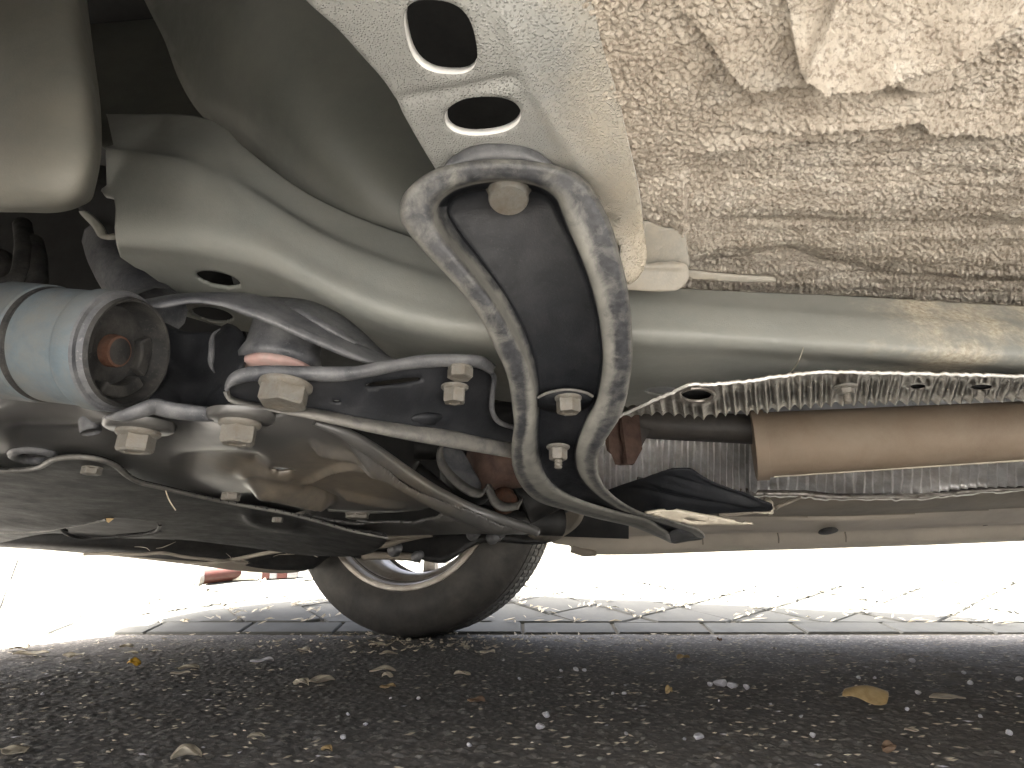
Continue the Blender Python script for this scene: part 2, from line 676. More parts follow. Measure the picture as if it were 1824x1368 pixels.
def tan_splatter(m, x0, x1):
    """rough tan road dirt stuck to the right hand part of the rail"""
    t = m.node_tree
    b = t.nodes['Principled BSDF']
    ge = node(t, 'ShaderNodeNewGeometry')
    sx = node(t, 'ShaderNodeSeparateXYZ'); t.links.new(ge.outputs['Position'], sx.inputs[0])
    f1 = noise(t, ge.outputs['Position'], 14, 7, .65)
    mr = node(t, 'ShaderNodeMapRange'); mr.inputs[1].default_value = x0; mr.inputs[2].default_value = x1
    t.links.new(sx.outputs[0], mr.inputs[0])
    mu = node(t, 'ShaderNodeMath', operation='MULTIPLY'); t.links.new(mr.outputs[0], mu.inputs[0]); t.links.new(f1, mu.inputs[1])
    f = ramp(t, mu.outputs[0], [(.40, (0, 0, 0)), (.58, (.8, .8, .8))])
    old = b.inputs['Base Color'].links[0].from_socket
    c2 = ramp(t, noise(t, ge.outputs['Position'], 260, 4, .65), [(.35, (.30, .25, .18)), (.65, (.60, .54, .42))])
    t.links.new(mix(t, f, old, c2), b.inputs['Base Color'])
    oldn = b.inputs['Normal'].links[0].from_socket
    hm = node(t, 'ShaderNodeMath', operation='MULTIPLY'); t.links.new(f, hm.inputs[0]); t.links.new(noise(t, ge.outputs['Position'], 330, 4, .65), hm.inputs[1])
    t.links.new(bump(t, hm.outputs[0], .8, .002, oldn), b.inputs['Normal'])


def tan_glint_film(m, c, r):
    """dusty tan film round a point, with warm reflected glints put into its colour"""
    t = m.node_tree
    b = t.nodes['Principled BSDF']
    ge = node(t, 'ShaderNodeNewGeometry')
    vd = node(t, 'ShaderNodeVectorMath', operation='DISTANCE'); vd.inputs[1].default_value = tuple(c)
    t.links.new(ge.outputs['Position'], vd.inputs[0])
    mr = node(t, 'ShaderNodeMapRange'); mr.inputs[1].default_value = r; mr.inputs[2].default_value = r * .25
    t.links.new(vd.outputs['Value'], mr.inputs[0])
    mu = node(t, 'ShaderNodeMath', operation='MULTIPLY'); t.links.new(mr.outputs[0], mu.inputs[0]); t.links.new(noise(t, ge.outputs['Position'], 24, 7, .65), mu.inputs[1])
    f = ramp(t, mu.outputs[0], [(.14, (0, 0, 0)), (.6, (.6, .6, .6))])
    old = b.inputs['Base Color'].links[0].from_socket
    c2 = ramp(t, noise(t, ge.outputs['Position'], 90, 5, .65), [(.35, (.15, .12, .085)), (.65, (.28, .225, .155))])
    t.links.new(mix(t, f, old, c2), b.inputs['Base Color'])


tan_glint_film(M['subframe'], PZ(585, 872, .228), .17)  # gold sun glints on the pressing painted in as tan
tan_splatter(M['rail'], .08, .34)


def plate_mat():
    m, t, b = mat_base('speckled_undercoat')
    tc = node(t, 'ShaderNodeTexCoord')
    co = tc.outputs['Object']
    c = ramp(t, noise(t, co, 26, 6, .6), [(.3, (.285, .287, .27)), (.7, (.335, .337, .317))])
    # tan dust blown over from the liner, thicker towards the liner with a ragged edge
    sx = node(t, 'ShaderNodeSeparateXYZ'); t.links.new(co, sx.inputs[0])
    ad = node(t, 'ShaderNodeMath', operation='MULTIPLY_ADD')
    t.links.new(noise(t, co, 30, 6, .7), ad.inputs[0]); ad.inputs[1].default_value = .10
    t.links.new(sx.outputs[0], ad.inputs[2])
    f = ramp(t, ad.outputs[0], [(.07, (0, 0, 0)), (.15, (.75, .75, .75))])
    c = mix(t, f, c, (.50, .43, .32))
    t.links.new(c, b.inputs['Base Color'])
    b.inputs['Roughness'].default_value = .5
    vo = node(t, 'ShaderNodeTexVoronoi'); vo.inputs['Scale'].default_value = 720
    t.links.new(co, vo.inputs['Vector'])
    h = ramp(t, vo.outputs['Distance'], [(.0, (1, 1, 1)), (.5, (0, 0, 0))])
    n1 = bump(t, h, .9, .0009)
    n2 = bump(t, noise(t, co, 220, 5, .6), .18, .0008, n1)
    t.links.new(n2, b.inputs['Normal'])
    return m


def lip_mat():
    """black coated edge with a film of grey dust, rubbed off in smudges; the 'dust' attribute says where it gathers"""
    m, t, b = mat_base('dusty_black_rim')
    tc = node(t, 'ShaderNodeTexCoord'); co = tc.outputs['Object']
    at = node(t, 'ShaderNodeAttribute', attribute_name='dust')
    n1 = noise(t, co, 75, 7, .68, .4)
    ad = node(t, 'ShaderNodeMath', operation='MULTIPLY_ADD')
    t.links.new(n1, ad.inputs[0]); ad.inputs[1].default_value = 1.1; t.links.new(at.outputs['Fac'], ad.inputs[2])
    f = ramp(t, ad.outputs[0], [(.62, (0, 0, 0)), (1.0, (1, 1, 1))])
    dk = ramp(t, noise(t, co, 160, 5, .6), [(.3, (.016, .017, .02)), (.7, (.05, .051, .055))])
    pl = ramp(t, noise(t, co, 60, 6, .6), [(.3, (.135, .132, .12)), (.7, (.22, .214, .19))])
    t.links.new(mix(t, f, dk, pl), b.inputs['Base Color'])
    b.inputs['Roughness'].default_value = .5
    t.links.new(bump(t, noise(t, co, 500, 4, .6), .35, .0006), b.inputs['Normal'])
    return m


def felt_mat():
    m, t, b = mat_base('pressed_fibre_liner')
    tc = node(t, 'ShaderNodeTexCoord')
    co = tc.outputs['Object']
    c = ramp(t, noise(t, co, 55, 8, .7), [(.25, (.40, .345, .28)), (.5, (.62, .555, .465)), (.75, (.84, .79, .70))])
    c = mix(t, ramp(t, noise(t, co, 9, 5, .6), [(.35, (0, 0, 0)), (.7, (.6, .6, .6))]), c, (.42, .36, .29))
    c = mix(t, ramp(t, noise(t, co, 420, 3, .6), [(.34, (.6, .6, .6)), (.5, (0, 0, 0))]), c, (.15, .105, .075))
    t.links.new(c, b.inputs['Base Color'])
    b.inputs['Roughness'].default_value = .85
    b.inputs['Specular IOR Level'].default_value = .25
    n1 = bump(t, noise(t, co, 520, 5, .7), 1.0, .0022)
    t.links.new(n1, b.inputs['Normal'])
    return m


def asphalt_mat():
    m, t, b = mat_base('asphalt')
    tc = node(t, 'ShaderNodeTexCoord')
    co = tc.outputs['Object']
    vo = node(t, 'ShaderNodeTexVoronoi'); vo.inputs['Scale'].default_value = 190
    t.links.new(co, vo.inputs['Vector'])
    sep = node(t, 'ShaderNodeSeparateColor'); t.links.new(vo.outputs['Color'], sep.inputs[0])
    c = ramp(t, sep.outputs[0], [(.0, (.19, .182, .168)), (.55, (.235, .224, .205)), (.82, (.28, .265, .235)), (.94, (.42, .40, .345)), (1, (.56, .53, .45))])
    c = mix(t, ramp(t, noise(t, co, 3, 5, .6), [(.35, (0, 0, 0)), (.75, (.5, .5, .5))]), c, (.255, .232, .20))
    c = mix(t, ramp(t, noise(t, co, 300, 4, .6), [(.6, (0, 0, 0)), (.75, (.6, .6, .6))]), c, (.28, .25, .2))
    t.links.new(c, b.inputs['Base Color'])
    b.inputs['Roughness'].default_value = .85
    b.inputs['Specular IOR Level'].default_value = .05
    n1 = bump(t, noise(t, co, 450, 5, .7), .5, .0016)
    t.links.new(n1, b.inputs['Normal'])
    return m


M['plate'] = plate_mat()
M['braceskin'] = lip_mat()
M['felt'] = felt_mat()
M['asphalt'] = asphalt_mat()
M['slab'] = surface('paving_slab', (.15, .15, .132), (.12, .12, .105), .4, 6, .8, 0, .5, 200, .15, .3)
M['slab2'] = surface('paving_slab_b', (.135, .135, .12), (.17, .168, .148), .4, 6, .8, 0, .5, 200, .15, .3, seed=3.1)
M['joint'] = surface('sand_joint', (.09, .085, .07), (.16, .145, .11), .5, 14, .9, 0, .6, 200, .2, .2)
M['ground'] = surface('pale_ground', (.47, .465, .45), (.40, .395, .38), .4, .8, .9, 0, .3, 20, .15, .2)
M['tanleaf'] = surface('dry_tan_leaf', (.50, .34, .14), (.60, .46, .25), .4, 60, .6, 0, .3, 400, .2)
M['yellowleaf'] = surface('yellow_leaf', (.62, .36, .02), (.5, .26, .02), .3, 90, .6)
M['paleleaf'] = surface('pale_dry_leaf', (.62, .53, .37), (.72, .65, .5), .4, 80, .7, 0, .3, 400, .25)
M['brownleaf'] = surface('brown_leaf', (.20, .13, .08), (.3, .2, .12), .4, 80, .7)
M['whitestone'] = surface('white_stone', (.68, .66, .66), (.5, .48, .48), .3, 90, .5, 0, .3, 500, .12)
M['redpaint'] = surface('red_paint', (.07, .018, .011), (.06, .03, .02), .25, 40, .5)
M['whitepaint'] = surface('white_paint', (.22, .21, .2), (.2, .19, .17), .25, 40, .5)
# ================================================================== SETTING
YAW = R(15)
E1 = np.array([math.cos(YAW), -math.sin(YAW), 0])     # towards the rear of the car
E2 = np.array([math.sin(YAW), math.cos(YAW), 0])      # across the car, away from the camera
EZ = np.array([0, 0, 1.0])


def ST(s, t, z=0.0):
    return E1 * s + E2 * t + EZ * z


# pale open ground out to the horizon, a little below the parking strip; unseen near side added pale to bounce sun
AY1 = 1.74                      # far edge of the asphalt strip
RAMP = .19
def ramp_z(y):
    return np.where(y < AY1, 0.0, np.where(y < 4.2, (y - AY1) * RAMP, (4.2 - AY1) * RAMP + (y - 4.2) * .004))
ys = np.array([-400, -40, -6, -1.2, AY1 - .02, AY1, 4.2, 12, 60, 400])
xs = np.array([-400, -40, -8, 8, 40, 400.])
V = [(x, y, float(ramp_z(np.array(y))) - .016) for y in ys for x in xs]
tag(obj('ground', V, [f[::-1] for f in grid_faces(len(ys), len(xs))], M['ground'], smooth=False), kind='structure')

# asphalt strip under the car, with real stones in its surface near the camera
def axis_pts(parts):
    return np.unique(np.concatenate(parts))
ax = axis_pts([np.linspace(-9, -1.7, 20), np.linspace(-1.7, -.75, 170), np.linspace(-.75, .85, 560), np.linspace(.85, 1.75, 160), np.linspace(1.75, 9, 20)])
ay = [.26]
while ay[-1] < AY1 - .05:
    ay.append(ay[-1] + max(.0011, .0036 * ay[-1]))
ay = axis_pts([np.linspace(-.22, .2, 8), np.array(ay), np.array([AY1 - .03, AY1 - .015, AY1])])  # near edge pulled in so the unseen pale ground bounces sun upward
X, Y = np.meshgrid(ax, ay)
f1, f2, cid = worley(X * 95, Y * 95, 5)
g1, g2, cid2 = worley(X * 210, Y * 210, 8)
stone = np.clip((f2 - f1) * 1.5, 0, 1) ** .7 * (.25 + cid ** 2)
fine = np.clip((g2 - g1) * 1.4, 0, 1) * (.3 + cid2)
Z = .0022 * stone + .0012 * fine + .004 * (fbm(X * 9, Y * 9, 3) - .5) + .0022 * (fbm(X * 40, Y * 40, 4) - .5) - .0035
near = (Y > .25) & (np.abs(X) < 1.8)
Z = np.where(near, Z, -.002)
Z[-1, :] -= .006
edge = AY1 - .012 * vnoise(ax * 14, ax * 0, 2) - .006 * vnoise(ax * 60, ax * 0, 6)
Y[-1, :] = edge; Y[-2, :] = edge - .008; Y[-3, :] = edge - .02
nr, nc = X.shape
Fc = [f[::-1] for f in grid_faces(nr, nc)]
ASPH = obj('asphalt', np.stack([X, Y, Z], -1).reshape(-1, 3), Fc, M['asphalt'])
tag(ASPH, kind='structure')

# banked pavement beyond the car: slabs laid on the diagonal with one straight course at the foot
pave = empty('pavement', (0, AY1, 0))
pave['kind'] = 'structure'
def ramp_pt(x, y, dz=0.0):
    return np.array([x, y, float(ramp_z(np.array(float(y)))) + dz])
bx = np.linspace(-6, 8, 60); by = np.concatenate([[AY1 - .004], np.linspace(AY1 + .03, 4.2, 40), np.linspace(4.4, 12, 12)])
Xb, Yb = np.meshgrid(bx, by)
Zb = ramp_z(Yb) - .007 + .003 * fbm(Xb * 20, Yb * 20, 5)
obj('joint_bed', np.stack([Xb, Yb, Zb], -1).reshape(-1, 3), [f[::-1] for f in grid_faces(*Xb.shape)], M['joint'], pave)


def slab(poly, dz, mat, tilt=(0, 0)):
    """one slab from a plan polygon: bevelled top, sides going down"""
    p = np.array(poly); c = p.mean(0)
    n = len(p)
    top = c + (p - c) * .93
    rings = [(p, -.03), (p, -.004), (c + (p - c) * .975, 0.0)]
    V = []
    for q, z in rings:
        for x, y in q:
            V.append(ramp_pt(x, y, z + dz + tilt[0] * (x - c[0]) + tilt[1] * (y - c[1])))
    Fc = [f[::-1] for f in grid_faces(3, n, True)] + [tuple(range(2 * n, 3 * n))]
    if (p[1][0] - p[0][0]) * (p[2][1] - p[0][1]) - (p[1][1] - p[0][1]) * (p[2][0] - p[0][0]) < 0:
        Fc = [f[::-1] for f in Fc]
    obj('slab', V, Fc, mat, pave, smooth=False)


def clip_poly(poly, ymin):
    o = []
    for i in range(len(poly)):
        a_, b_ = poly[i], poly[(i + 1) % len(poly)]
        if a_[1] >= ymin:
            o.append(a_)
        if (a_[1] >= ymin) != (b_[1] >= ymin):
            t = (ymin - a_[1]) / (b_[1] - a_[1])
            o.append((a_[0] + t * (b_[0] - a_[0]), ymin))
    return o


sl = .19
for i in range(-12, 15):
    x0 = i * .26 + .03
    slab([(x0 + .004, AY1 + .012), (x0 + .256, AY1 + .012), (x0 + .256, AY1 + .105), (x0 + .004, AY1 + .105)], rng.uniform(-.001, .002), M['slab'] if rng.random() < .6 else M['slab2'])
y0 = AY1 + .113
n_sl = 0
for i in range(-30, 31):
    for j in range(-30, 31):
        ca, sa = math.cos(R(38)), math.sin(R(38))
        cx, cy = (i * ca - j * sa) * sl + .2, (i * sa + j * ca) * sl + 2.6
        # slabs one can tell apart: the shaded band and what lies in front of the bumper
        lim = 2.42 if cx > -.2 else 3.0
        if not (y0 - sl < cy < lim and -2.4 < cx < (2.7 if cy < 2.3 else 1.9)):
            continue
        h = sl / 2 - .0035
        poly = [(cx + ca * u - sa * v, cy + sa * u + ca * v) for u, v in ((-h, -h), (h, -h), (h, h), (-h, h))]
        poly = clip_poly(poly, y0)
        if len(poly) < 3:
            continue
        ar = abs(sum(poly[k][0] * poly[(k + 1) % len(poly)][1] - poly[(k + 1) % len(poly)][0] * poly[k][1] for k in range(len(poly)))) / 2
        if ar < .0012:
            continue
        slab(poly, rng.uniform(-.0015, .003), M['slab'] if rng.random() < .55 else M['slab2'], (rng.uniform(-.01, .01), rng.uniform(-.01, .01)))
        n_sl += 1
print('slabs', n_sl)

# pale leaf shreds and grass caught in the joints: nobody could count them
mb = MB()
for k in range(900):
    x_, y_ = rng.uniform(-1.3, 2.3), rng.uniform(y0, 2.45)
    i_, j_ = ((x_ - .2) * ca + (y_ - 2.6) * sa) / sl, (-(x_ - .2) * sa + (y_ - 2.6) * ca) / sl
    if rng.random() < .5:
        i_ = round(i_ - .5) + .5
    else:
        j_ = round(j_ - .5) + .5
    cx, cy = (i_ * ca - j_ * sa) * sl + .2 + rng.gauss(0, .007), (i_ * sa + j_ * ca) * sl + 2.6 + rng.gauss(0, .007)
    if not (AY1 + .1 < cy < 2.6 and -1.8 < cx < 2.4):
        continue
    L, wd, an = rng.uniform(.006, .024), rng.uniform(.003, .008), rng.uniform(0, math.pi)
    d = np.array([math.cos(an), math.sin(an), RAMP * math.sin(an)]); n_ = np.array([-math.sin(an), math.cos(an), RAMP * math.cos(an)])
    c = ramp_pt(cx, cy, .006)
    mb.add([c - d * L, c - n_ * wd + EZ * .003, c + d * L + EZ * rng.uniform(0, .01), c + n_ * wd + EZ * .005], [(0, 1, 2), (0, 2, 3)])
for k in range(60):
    cx, cy = rng.uniform(-1, 2.2), AY1 + .1 + rng.gauss(0, .012)
    L, wd, an = rng.uniform(.008, .025), rng.uniform(.002, .005), rng.gauss(0, .5)
    d = np.array([math.cos(an), math.sin(an), RAMP * math.sin(an)]); n_ = np.array([-math.sin(an), math.cos(an), RAMP * math.cos(an)])
    c = ramp_pt(cx, cy, .006)
    mb.add([c - d * L, c - n_ * wd + EZ * .003, c + d * L + EZ * rng.uniform(0, .01), c + n_ * wd + EZ * .005], [(0, 1, 2), (0, 2, 3)])
lit = mb.build('leaf_shreds', M['paleleaf'], smooth=False)
tag(lit, 'pale leaf shreds caught in the joints of the grey paving slabs', 'leaf litter', kind='stuff')

# ================================================================== CAR
CARC = ST(.75, .85, 0)
car = empty('parked_car', CARC, 'underside of a parked car with its black curved brace, rails and far front wheel', 'car')

# ---- body shell (the sides, bonnet and roof; mostly outside the frame)
def body_prof(s):
    """half-widths and heights of the body at station s"""
    k = np.clip((s + 1.60) / .5, 0, 1); k2 = np.clip((2.95 - s) / .35, 0, 1)
    wd = .965 * (.66 + .34 * math.sqrt(k)) * (.84 + .16 * math.sqrt(k2))
    belt = np.interp(s, [-1.60, -1.42, -.5, .1, 2.6, 2.95], [.52, .64, .86, .93, .96, .82])
    top = np.interp(s, [-1.60, -1.42, -.5, .1, .35, .8, 1.3, 2.0, 2.5, 2.8, 2.95], [.62, .76, .93, .99, 1.16, 1.42, 1.47, 1.44, 1.25, 1.02, .85])
    tw = np.interp(s, [-1.60, .1, .8, 2.0, 2.8, 2.95], [.6, .62, .5, .5, .55, .6]) if top > 1.0 else wd * .75
    return wd, belt, top, tw
stn = np.concatenate([np.linspace(-1.60, -1.35, 7), np.linspace(-1.28, 2.7, 60), np.linspace(2.75, 2.95, 5)])
sec = []
for s in stn:
    wd, belt, top, tw = body_prof(s)
    half = [(wd * .955, .235), (wd * .985, .3), (wd, .45), (wd * 1.0, .62), (wd * .985, belt * .93), (wd * .95, belt), (tw + (wd - tw) * .1, top * .96), (tw * .8, top * .992), (0, top)]
    pts = [ST(s, .885 - a_, z) for a_, z in half] + [ST(s, .885 + a_, z) for a_, z in half[-2::-1]]
    sec.append(pts)
G = np.array(sec)
nr, nc = G.shape[:2]
faces, mi = [], []
WHS = (-.647, 1.95)
for f in grid_faces(nr, nc):
    c = G.reshape(-1, 3)[list(f)].mean(0)
    s, z = float(np.dot(c, E1)), c[2]
    if any(math.hypot(s - ws, z - .31) < .36 for ws in WHS) and z < .68:
        continue
    j = f[0] % nc
    faces.append(f[::-1])
    mi.append(1 if (j in (5, nc - 7) and .15 < s < 2.6) else 0)
nv_ = nr * nc
faces.append(tuple(range(nc)))
faces.append(tuple(range((nr - 1) * nc, nr * nc))[::-1])
mi += [0, 0]
obj('body', G.reshape(-1, 3), faces, [M['paint'], M['glass']], car, mi=mi, sharp=35)

# dark pan added to block light, closing the body above everything seen from below
q = []
for s in np.linspace(-1.42, 2.88, 14):
    wd = body_prof(s)[0] - .02
    q.append([ST(s, .885 + k * wd, min(.95, body_prof(s)[2] - .04)) for k in np.linspace(-1, 1, 9)])
q = np.array(q)
obj('blackout_pan', q.reshape(-1, 3), grid_faces(14, 9), M['dark'], car)

# ---- pressed fibre liner under the floor, upper right
step = 1.9
gx = np.r_[np.arange(985, 1845, step), np.arange(1845, 2700, 8)]; gy = np.r_[np.arange(-430, -30, 8), np.arange(-30, 640, step)]
PX, PY = np.meshgrid(gx, gy)
Zf = .400
d = FW[None, None] + RT * ((PX - 912) / F)[..., None] - UP * ((PY - 684) / F)[..., None]
W = C0 + d * ((Zf - CAM_H) / d[..., 2])[..., None]
x, y = W[..., 0], W[..., 1]
H = np.zeros_like(x)                 # downwards is negative


def crease(line, drop, wid, reach, side=1):
    """a fold: the layer on one side of the line hangs lower and fades back over `reach` pixels"""
    global H
    d_, s_, p_ = seg_dist(PX, PY, line)
    sd_ = d_ * s_ * side
    fade = np.clip(np.minimum(p_ * 5, (1 - p_) * 5), 0, 1)
    prof = np.where(sd_ > 0, np.exp(-(sd_ / reach) ** 1.4), np.exp(-(sd_ / wid) ** 2))
    H = H - drop * prof * (.25 + .75 * fade)


crease([(1405, 20), (1412, 52), (1450, 68), (1530, 62), (1640, 40), (1720, 20), (1880, -30)], .028, 4, 75)
crease([(1240, 40), (1275, 70), (1300, 98), (1335, 125), (1380, 112), (1450, 108), (1520, 103), (1600, 112), (1650, 128), (1685, 138)], .014, 5, 40)
crease([(1330, 216), (1410, 212), (1480, 198), (1560, 192), (1630, 184), (1660, 204), (1720, 206), (1790, 214), (1880, 216)], .013, 5, 45)
crease([(1210, 262), (1290, 252), (1450, 240), (1620, 236), (1880, 222)], .004, 8, 16)
crease([(1215, 300), (1215, 480)], .006, 6, 30, -1)
H += .0055 / (1 + np.exp(-(PY - (392 + 4 * np.sin(PX / 60))) / 3.5)) * np.clip((PX - 1230) / 80, 0, 1)
# lower skirt of the liner rolls upward behind the rail
edge = np.interp(PX, [985, 1222, 1320, 1400, 1480, 1600, 1720, 1870], [492, 490, 486, 470, 492, 512, 522, 530])
und = np.clip((PY - (edge - 60)) / 60, 0, 1)
H += .012 * und ** 3
# lumpy, then the wrinkled skin
H -= .007 * (fbm(x * 24, y * 24, 21, 4) - .5) + .0055 * (fbm(x * 5, y * 75, 24, 3) - .5)
wx, wy = x + .003 * (fbm(x * 230, y * 230, 31, 3) - .5), y + .003 * (fbm(x * 230, y * 230, 37, 3) - .5)
f1, f2, cid = worley(wx * 190, wy * 330, 41)
cell = np.clip((f2 - f1) * 1.3, 0, 1)
rid = 1 - np.abs(2 * fbm(wx * 330, wy * 560, 47, 3) - 1)
amp = (.3 + 1.0 * fbm(x * 16, y * 16, 55, 3)) * np.where((PY < 60) & (PX > 1410), .6, 1.0)
H -= amp * (.0030 * cell + .0026 * (rid - .5))
W = W.copy(); W[..., 2] += H
W[..., 1] += .0
V = W.reshape(-1, 3)
nr, nc = PX.shape
Fc = np.array(grid_faces(nr, nc))
keep = (PY.ravel()[Fc].mean(1) < np.interp(PX.ravel()[Fc].mean(1), [985, 1870, 2700], [560, 625, 640]))
liner = obj('floor_liner', V, Fc[keep], M['felt'], car, label='beige wrinkled fibre liner')

# ---- light speckled plate with two large holes
pl_out = [(400, -280), (500, -60), (545, 0), (600, 50), (650, 105), (690, 152), (725, 215), (752, 262), (775, 300), (800, 340), (850, 420), (950, 470), (1080, 498),
          (1125, 505), (1150, 470), (1146, 400), (1136, 330), (1118, 250), (1100, 170), (1075, 90), (1060, 20), (1045, -60), (1010, -280), (700, -320)]
hole1 = []
for k in range(40):       # slanted slot, rounder at its lower right
    an = 2 * math.pi * k / 40
    u, v = math.copysign(abs(math.cos(an)) ** .72, math.cos(an)) * 62, math.copysign(abs(math.sin(an)) ** .72, math.sin(an)) * 66
    hole1.append((785 + u + v * .20, 66 + v + u * .06))
hole2 = ell(860, 207, 68, 34, -4, 36, 2.3)
hole3 = ell(1096, 446, 10, 13, 0, 16)
sheet('speckled_plate', pl_out,
      [(560, 0, None, .41), (700, 150, None, .412), (780, 300, None, .408), (850, 410, None, .405), (820, -60, None, .396), (720, -300, None, .40), (1010, -280, None, .402), (420, -270, None, .41), (800, 60, None, .394), (860, 200, None, .394), (960, 320, None, .400),
       (1000, 80, None, .391), (1060, -50, None, .400), (1070, 150, None, .397), (1110, 300, None, .3925), (1140, 420, None, .386), (1090, 495, None, .362), (1000, 470, None, .385)],
      M['plate'], car, holes=[hole1, hole2, hole3],
      ridges=[([(700, 182), (760, 172), (820, 165), (880, 150), (930, 140)], 10, .0035), ([(890, 0), (910, 60), (940, 140), (1000, 240), (1060, 330)], 14, -.0022), ([(1095, 395), (1060, 392), (1020, 388)], 7, .004)],
      step=10, thick=.0042, rim=M['plate_edge'], label='light grey speckled steel plate with two large oval holes')
# stepped box corner of the plate, lower right
sheet('plate_foot', [(1070, 478), (1150, 466), (1222, 470), (1226, 498), (1210, 515), (1185, 519), (1100, 515), (1060, 510)],
      [(1080, 480, None, .368), (1225, 470, None, .372), (1180, 519, None, .355), (1080, 512, None, .356)], M['foot'], car, step=7, thick=.002,
      ridges=[([(1070, 480), (1150, 470), (1222, 472)], 6, -.003)])
sheet('plate_flange', [(1146, 395), (1180, 405), (1216, 412), (1224, 440), (1226, 480), (1180, 476), (1140, 478)],
      [(1150, 400, None, .392), (1216, 412, None, .393), (1224, 478, None, .374), (1145, 476, None, .376)], M['foot'], car, step=7, thick=.002)
sheet('weld_bead', [(1222, 484), (1270, 487), (1330, 492), (1380, 496), (1384, 501), (1330, 503), (1270, 500), (1222, 493)],
      [(1222, 488, None, .372), (1384, 498, None, .370), (1300, 503, None, .369), (1300, 488, None, .373)], M['foot'], car, step=5, thick=.003)

# ---- chassis rail
rail_rows = [
    [(150, 200, .66), (190, 203, .65), (340, 205, .63), (400, 228, .61), (430, 258, .60), (560, 352, .585), (740, 426, .575), (900, 478, .575), (1100, 505, .575), (1300, 518, .575), (1500, 526, .58), (1850, 545, .585)],
    [(150, 256, .60), (195, 260, .59), (340, 276, .575), (400, 300, .57), (450, 330, .57), (580, 410, .56), (740, 470, .555), (900, 512, .555), (1100, 528, .555), (1300, 540, .56), (1500, 552, .565), (1850, 570, .57)],
    [(150, 268, .572), (195, 268, .570), (340, 292, .56), (405, 325, .556), (460, 352, .552), (590, 428, .546), (740, 486, .545), (900, 524, .548), (1100, 540, .548), (1300, 552, .552), (1500, 565, .556), (1850, 584, .562)],
    [(160, 340, .550), (200, 340, .548), (340, 352, .542), (405, 372, .540), (470, 405, .538), (600, 478, .536), (740, 530, .536), (900, 558, .54), (1100, 566, .542), (1300, 580, .545), (1500, 592, .55), (1850, 610, .556)],
    [(165, 405, .540), (203, 405, .538), (340, 412, .533), (410, 428, .532), (480, 455, .531), (610, 520, .53), (745, 566, .532), (900, 588, .536), (1100, 592, .54), (1300, 602, .544), (1500, 616, .55), (1850, 634, .556)],
    [(165, 432, .548), (205, 432, .546), (340, 440, .542), (415, 456, .542), (490, 482, .541), (622, 548, .54), (755, 588, .542), (900, 608, .546), (1100, 610, .550), (1300, 618, .554), (1500, 630, .56), (1850, 650, .566)],
    [(165, 452, .58), (207, 452, .575), (340, 470, .575), (420, 486, .575), (500, 508, .575), (632, 572, .575), (765, 612, .58), (900, 632, .585), (1100, 634, .59), (1300, 638, .595), (1500, 648, .6), (1850, 668, .606)],
    [(165, 500, .66), (214, 500, .655), (340, 530, .655), (440, 548, .66), (540, 566, .66), (660, 610, .67), (790, 650, .68), (900, 670, .69), (1100, 690, .70), (1300, 692, .705), (1500, 694, .71), (1850, 705, .715)],
    [(165, 560, .80), (220, 560, .79), (340, 580, .79), (450, 592, .79), (560, 610, .80), (680, 640, .81), (800, 690, .82), (900, 715, .83), (1100, 728, .84), (1300, 718, .845), (1500, 712, .85), (1850, 704, .855)],
]
rail_rows = [r_ + [(2700, r_[-1][1] + (26 if r_[-1][1] < 690 else -4), r_[-1][2] + .012)] for r_ in rail_rows]
G = loft(rail_rows, 560, 130)
V, Fc = punch(G, [(388, 498, 41, 13, 12), (378, 561, 38, 13, 10), (1181, 697, 31, 8, 0)])
# cut the left end along its traced edge, with the notch in it
cut = [(-50, 150), (190, 203), (202, 258), (188, 262), (190, 330), (178, 338), (186, 347), (203, 352), (206, 372), (204, 410), (207, 434), (214, 458), (240, 476), (258, 484), (296, 512), (302, 548), (335, 565), (385, 579), (440, 592), (470, 640), (300, 760), (-50, 760)]
V, Fc = cut_away(V, Fc, cut)
rail = obj('chassis_rail', V, Fc, M['rail'], car, thick=.003, label='smooth grey chassis rail')
# inside of the rail
sheet('rail_closing_plate', [(120, 330), (215, 330), (215, 425), (195, 418), (160, 395), (145, 378)], [(120, 330, .64), (215, 330, .62), (215, 425, .62), (150, 390, .62)], M['dark'], car, step=14)
sheet('bracket_tab', [(140, 376), (152, 378), (180, 405), (186, 418), (203, 416), (205, 424), (178, 424), (165, 405)], [(140, 376, .6), (180, 400, .59), (205, 420, .575), (160, 395, .6)], M['liner_grey'], car, step=6, thick=.003)

# ---- large curved panel above the rail and the recess at its left
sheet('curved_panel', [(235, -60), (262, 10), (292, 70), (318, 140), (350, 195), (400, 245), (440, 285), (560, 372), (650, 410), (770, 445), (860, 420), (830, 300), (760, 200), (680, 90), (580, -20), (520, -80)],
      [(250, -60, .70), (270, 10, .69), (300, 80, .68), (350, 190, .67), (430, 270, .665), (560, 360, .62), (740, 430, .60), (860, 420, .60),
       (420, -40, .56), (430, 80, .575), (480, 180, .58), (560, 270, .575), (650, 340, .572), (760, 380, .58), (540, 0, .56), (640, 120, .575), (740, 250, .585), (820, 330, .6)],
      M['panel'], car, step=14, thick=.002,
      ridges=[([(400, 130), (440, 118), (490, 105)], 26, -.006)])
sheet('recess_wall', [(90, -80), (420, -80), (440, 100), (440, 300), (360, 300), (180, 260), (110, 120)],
      [(90, -80, .84), (420, -80, .82), (440, 300, .70), (180, 230, .74), (160, 60, .78), (300, 60, .78), (330, 200, .74)], M['panel'], car, step=20, thick=.002, label='dark shadowed recess wall')
